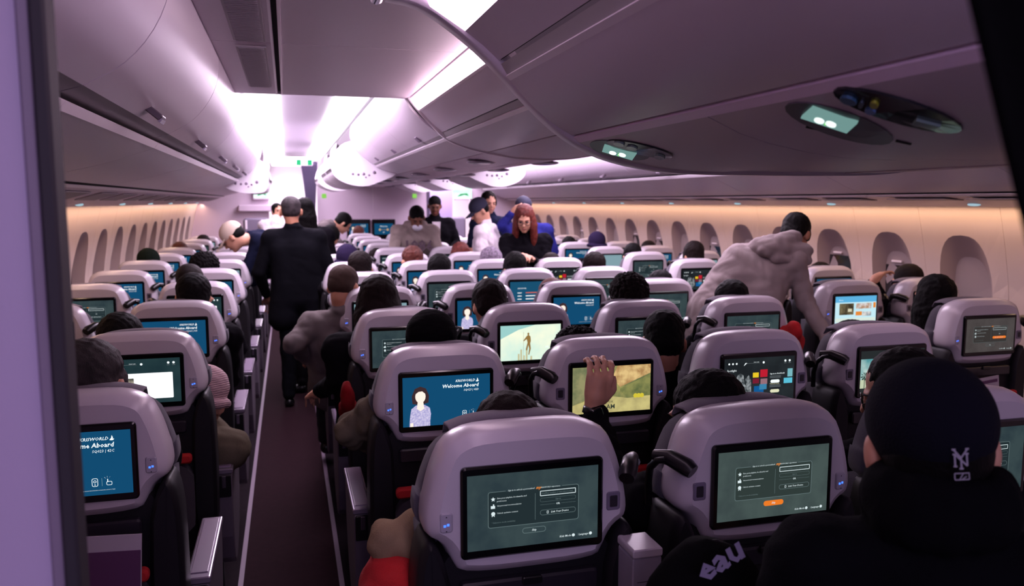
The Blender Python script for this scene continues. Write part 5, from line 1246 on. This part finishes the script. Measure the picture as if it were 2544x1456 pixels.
# man in the foreground with the dark fitted cap
Yn = .97; p_ = at(2320, 890, Yn); CAPN = mat('navy_fitted_cap', (9, 9, 22), .95, spec=.15, bump=.35, scale=260)
H_ = p_-Vector((0, 0, .128))
def bigjacket(tp, q):
    for k in range(12):
        a = 2*PI*k/12; tp.ell((q['neck'].x+.075*math.cos(a), q['neck'].y+.07*math.sin(a), q['neck'].z+.075), (.036, .036, .055))
    tp.cap(q['sh'][0]+Vector((0, 0, -.07)), q['sh'][0]+Vector((-.03, -.02, -.38)), .085, .12); tp.cap(q['sh'][1]+Vector((0, 0, -.05)), q['sh'][1]+Vector((.03, 0, -.35)), .09, .12)
rt_ = person('man in black jacket and dark navy cap with white letters, closest to camera', H_, .50, .06, -.10, 0, ('fitted', CAPN), cloth('black_jacket', (7, 7, 11), scale=300), CHAR, (H_.x-.02, Yn-.02, .78), (H_.x-.01, Yn-.035, H_.z-.150), (.86, -.50, .0),
      [(-1, (H_.x-.26, Yn+.02, .93), (H_.x-.20, Yn+.22, .90)), (1, (H_.x+.25, Yn-.1, .98), (H_.x+.2, Yn+.2, .9))], [((H_.x-.1, Yn+.1, .5), (H_.x-.1, Yn, .09)), ((H_.x+.08, Yn+.08, .5), (H_.x+.08, Yn, .09))], vox=.0065, face=False, extra=bigjacket, fat=.98, drape=.006)
# monogram and badge on the back of the cap
Ml = Matrix.Translation((-rt_.location.x, -rt_.location.y, 0)) @ headM(H_, .50, .06, -.10)
def wrap_print(strokes, r, m, name, par, M, a0, z0, s):
    mb = MB()
    for (x0, z0_, x1, z1_) in strokes:
        n = 5
        d_ = Vector((x1-x0, z1_-z0_)); L_ = d_.length; d_.normalize(); nn = Vector((-d_.y, d_.x))*r; rows = []
        for i in range(n+1):
            t = i/n; q = Vector((x0+(x1-x0)*t, z0_+(z1_-z0_)*t))
            rw = []
            for sg in (-1, 1):
                u = q+nn*sg; a = a0+u.x*s/.098; z = z0+u.y*s
                e = math.sqrt(max(.05, 1-((z-.036)/.094)**2)) if z > .036 else 1
                rw.append((.0915*e*math.sin(a), -.014-.110*e*math.cos(a), z))
            rows.append(rw)
        for a, b in zip(rows, rows[1:]): mb.add([a[0], a[1], b[1], b[0]], [(0, 1, 2, 3)], 0, False)
    o = mb.build(name, m, par); o.matrix_local = M; return o
EMB = mat('white_embroidery', (150, 146, 160), .8, bump=.4, scale=500)
N_ = [(-.38, -.45, -.38, .30), (-.38, .30, .38, -.45), (.38, -.45, .38, .30), (-.50, .30, -.28, .30), (-.48, -.45, -.26, -.45), (.26, .30, .50, .30),
      (-.42, .58, 0, .06), (.42, .58, 0, .06), (0, .06, 0, -.60), (-.54, .60, -.30, .60), (.30, .60, .54, .60), (-.13, -.60, .13, -.60)]
wrap_print(N_, .055, EMB, 'cap_monogram', rt_, Ml, .10, .005, .022)
wrap_print([(-.5, -.22, .5, -.22), (-.5, .22, .5, .22), (-.5, -.22, -.5, .22), (.5, -.22, .5, .22), (-.2, -.22, .1, .22), (.0, -.2, .3, .0)], .035, EMB, 'cap_badge', rt_, Ml, .10, -.019, .020)
# dark bag with white lettering at the lower edge of the picture
p_ = at(1755, 1352, 1.22)
r = empty('rucksack', (p_.x, 1.22, 0)); mb = MB()
mb.ell((0, 0, p_.z-.16), (.13, .09, .17), fn=lambda p, d: p+d*.008*noise.noise(p*14)); mb.build('bag_body', mat('black_nylon', (5, 5, 7), .9, spec=.06, bump=.2, scale=120), r)
mb = MB(); mb.tube([(-.04, 0, p_.z-.012), (-.02, 0, p_.z+.0), (.02, 0, p_.z+.0), (.04, 0, p_.z-.012)], .007); mb.build('bag_handle', BLACKP, r)
q = at(1742, 1446, 1.125); d = Draw(); d.text(0, 0, .062, 'eau', mat('white_lettering', (128, 120, 144), .7), 0, 'L', .03, rot=R(26))
o = d.mb.build('bag_lettering', d.mats, r); o.location = (q.x-p_.x, 1.120-1.22, q.z); tag(r, 'black bag with white lettering at the lower picture edge, before the console box', 'bag')
mb = MB(); mb.rbox((-.1, -.06, 0), (.1, .06, p_.z-.32), .02); o = mb.build('bag_base', CHAR, r)
# watch on the raised wrist
wt = bpy.data.objects['person']
mb = MB(); dv = (hk-hw).normalized(); a_ = dv.cross(Vector((0, 1, 0))).normalized(); b_ = dv.cross(a_); c0 = hw+dv*.0
n = 20; L = [[c0+dv*h+(a_*math.cos(2*PI*k/n)+b_*math.sin(2*PI*k/n))*rr for k in range(n)] for h, rr in ((-.012, .030), (-.01, .035), (.01, .035), (.012, .030))]
mb.loft(L, 0); Mw = Matrix.Translation(c0-Vector((0, .037, 0))+a_*.0) @ Matrix.Rotation(R(-20), 4, 'Y'); mb.rbox((-.017, -.006, -.02), (.017, .006, .02), .006, 1, Mw)
tag(mb.build('wrist_watch', [BLACKP, mat('watch_face', (20, 20, 24), .1)]), 'black wrist watch on the raised wrist before the yellow street film', 'watch')
# loose red textiles
def blobthing(name, P, m, label, cat, vox=.01, dr=.012):
    mb = SD()
    for c, r_ in P: mb.ell(c, r_)
    me = remesh(mb, vox, 4, .5, 0, 20, dr); setmat(me, m); o = put(name, me); tag(o, label, cat); return o
PIL = mat('red_fleece', (176, 24, 28), .95, bump=.5, scale=300)
blobthing('pillow', [((-1.13, 1.80, .80), (.09, .13, .12)), ((-1.10, 1.90, .74), (.10, .14, .10))], PIL, 'red fleece pillow squeezed beside the nearest middle seat, at the aisle', 'pillow')
blobthing('jacket', [((-1.08, 1.74, .64), (.12, .14, .07)), ((-1.0, 1.72, .60), (.10, .10, .08))], TANC, 'tan padded coat hem under the red pillow, beside the aisle', 'coat')
q = at(1855, 775, 3.4); q = at(1968, 815, 3.45); blobthing('blanket', [(tuple(q+Vector((.01, 0, -.02))), (.035, .05, .06)), (tuple(q+Vector((.03, .03, -.08))), (.05, .05, .06)), (tuple(q+Vector((-.01, .05, -.05))), (.04, .05, .05))], PIL, 'red blanket bunched beside the aisle below the stooping hooded man', 'blanket')
q = at(862, 990, 3.25); blobthing('blanket', [(tuple(q), (.03, .05, .07)), (tuple(q+Vector((.01, .05, -.06))), (.04, .05, .05))], cloth('dark_red_fleece', (110, 18, 22)), 'small red blanket bunched left of the nearest welcome seat', 'blanket')
q = at(2485, 890, 2.9);
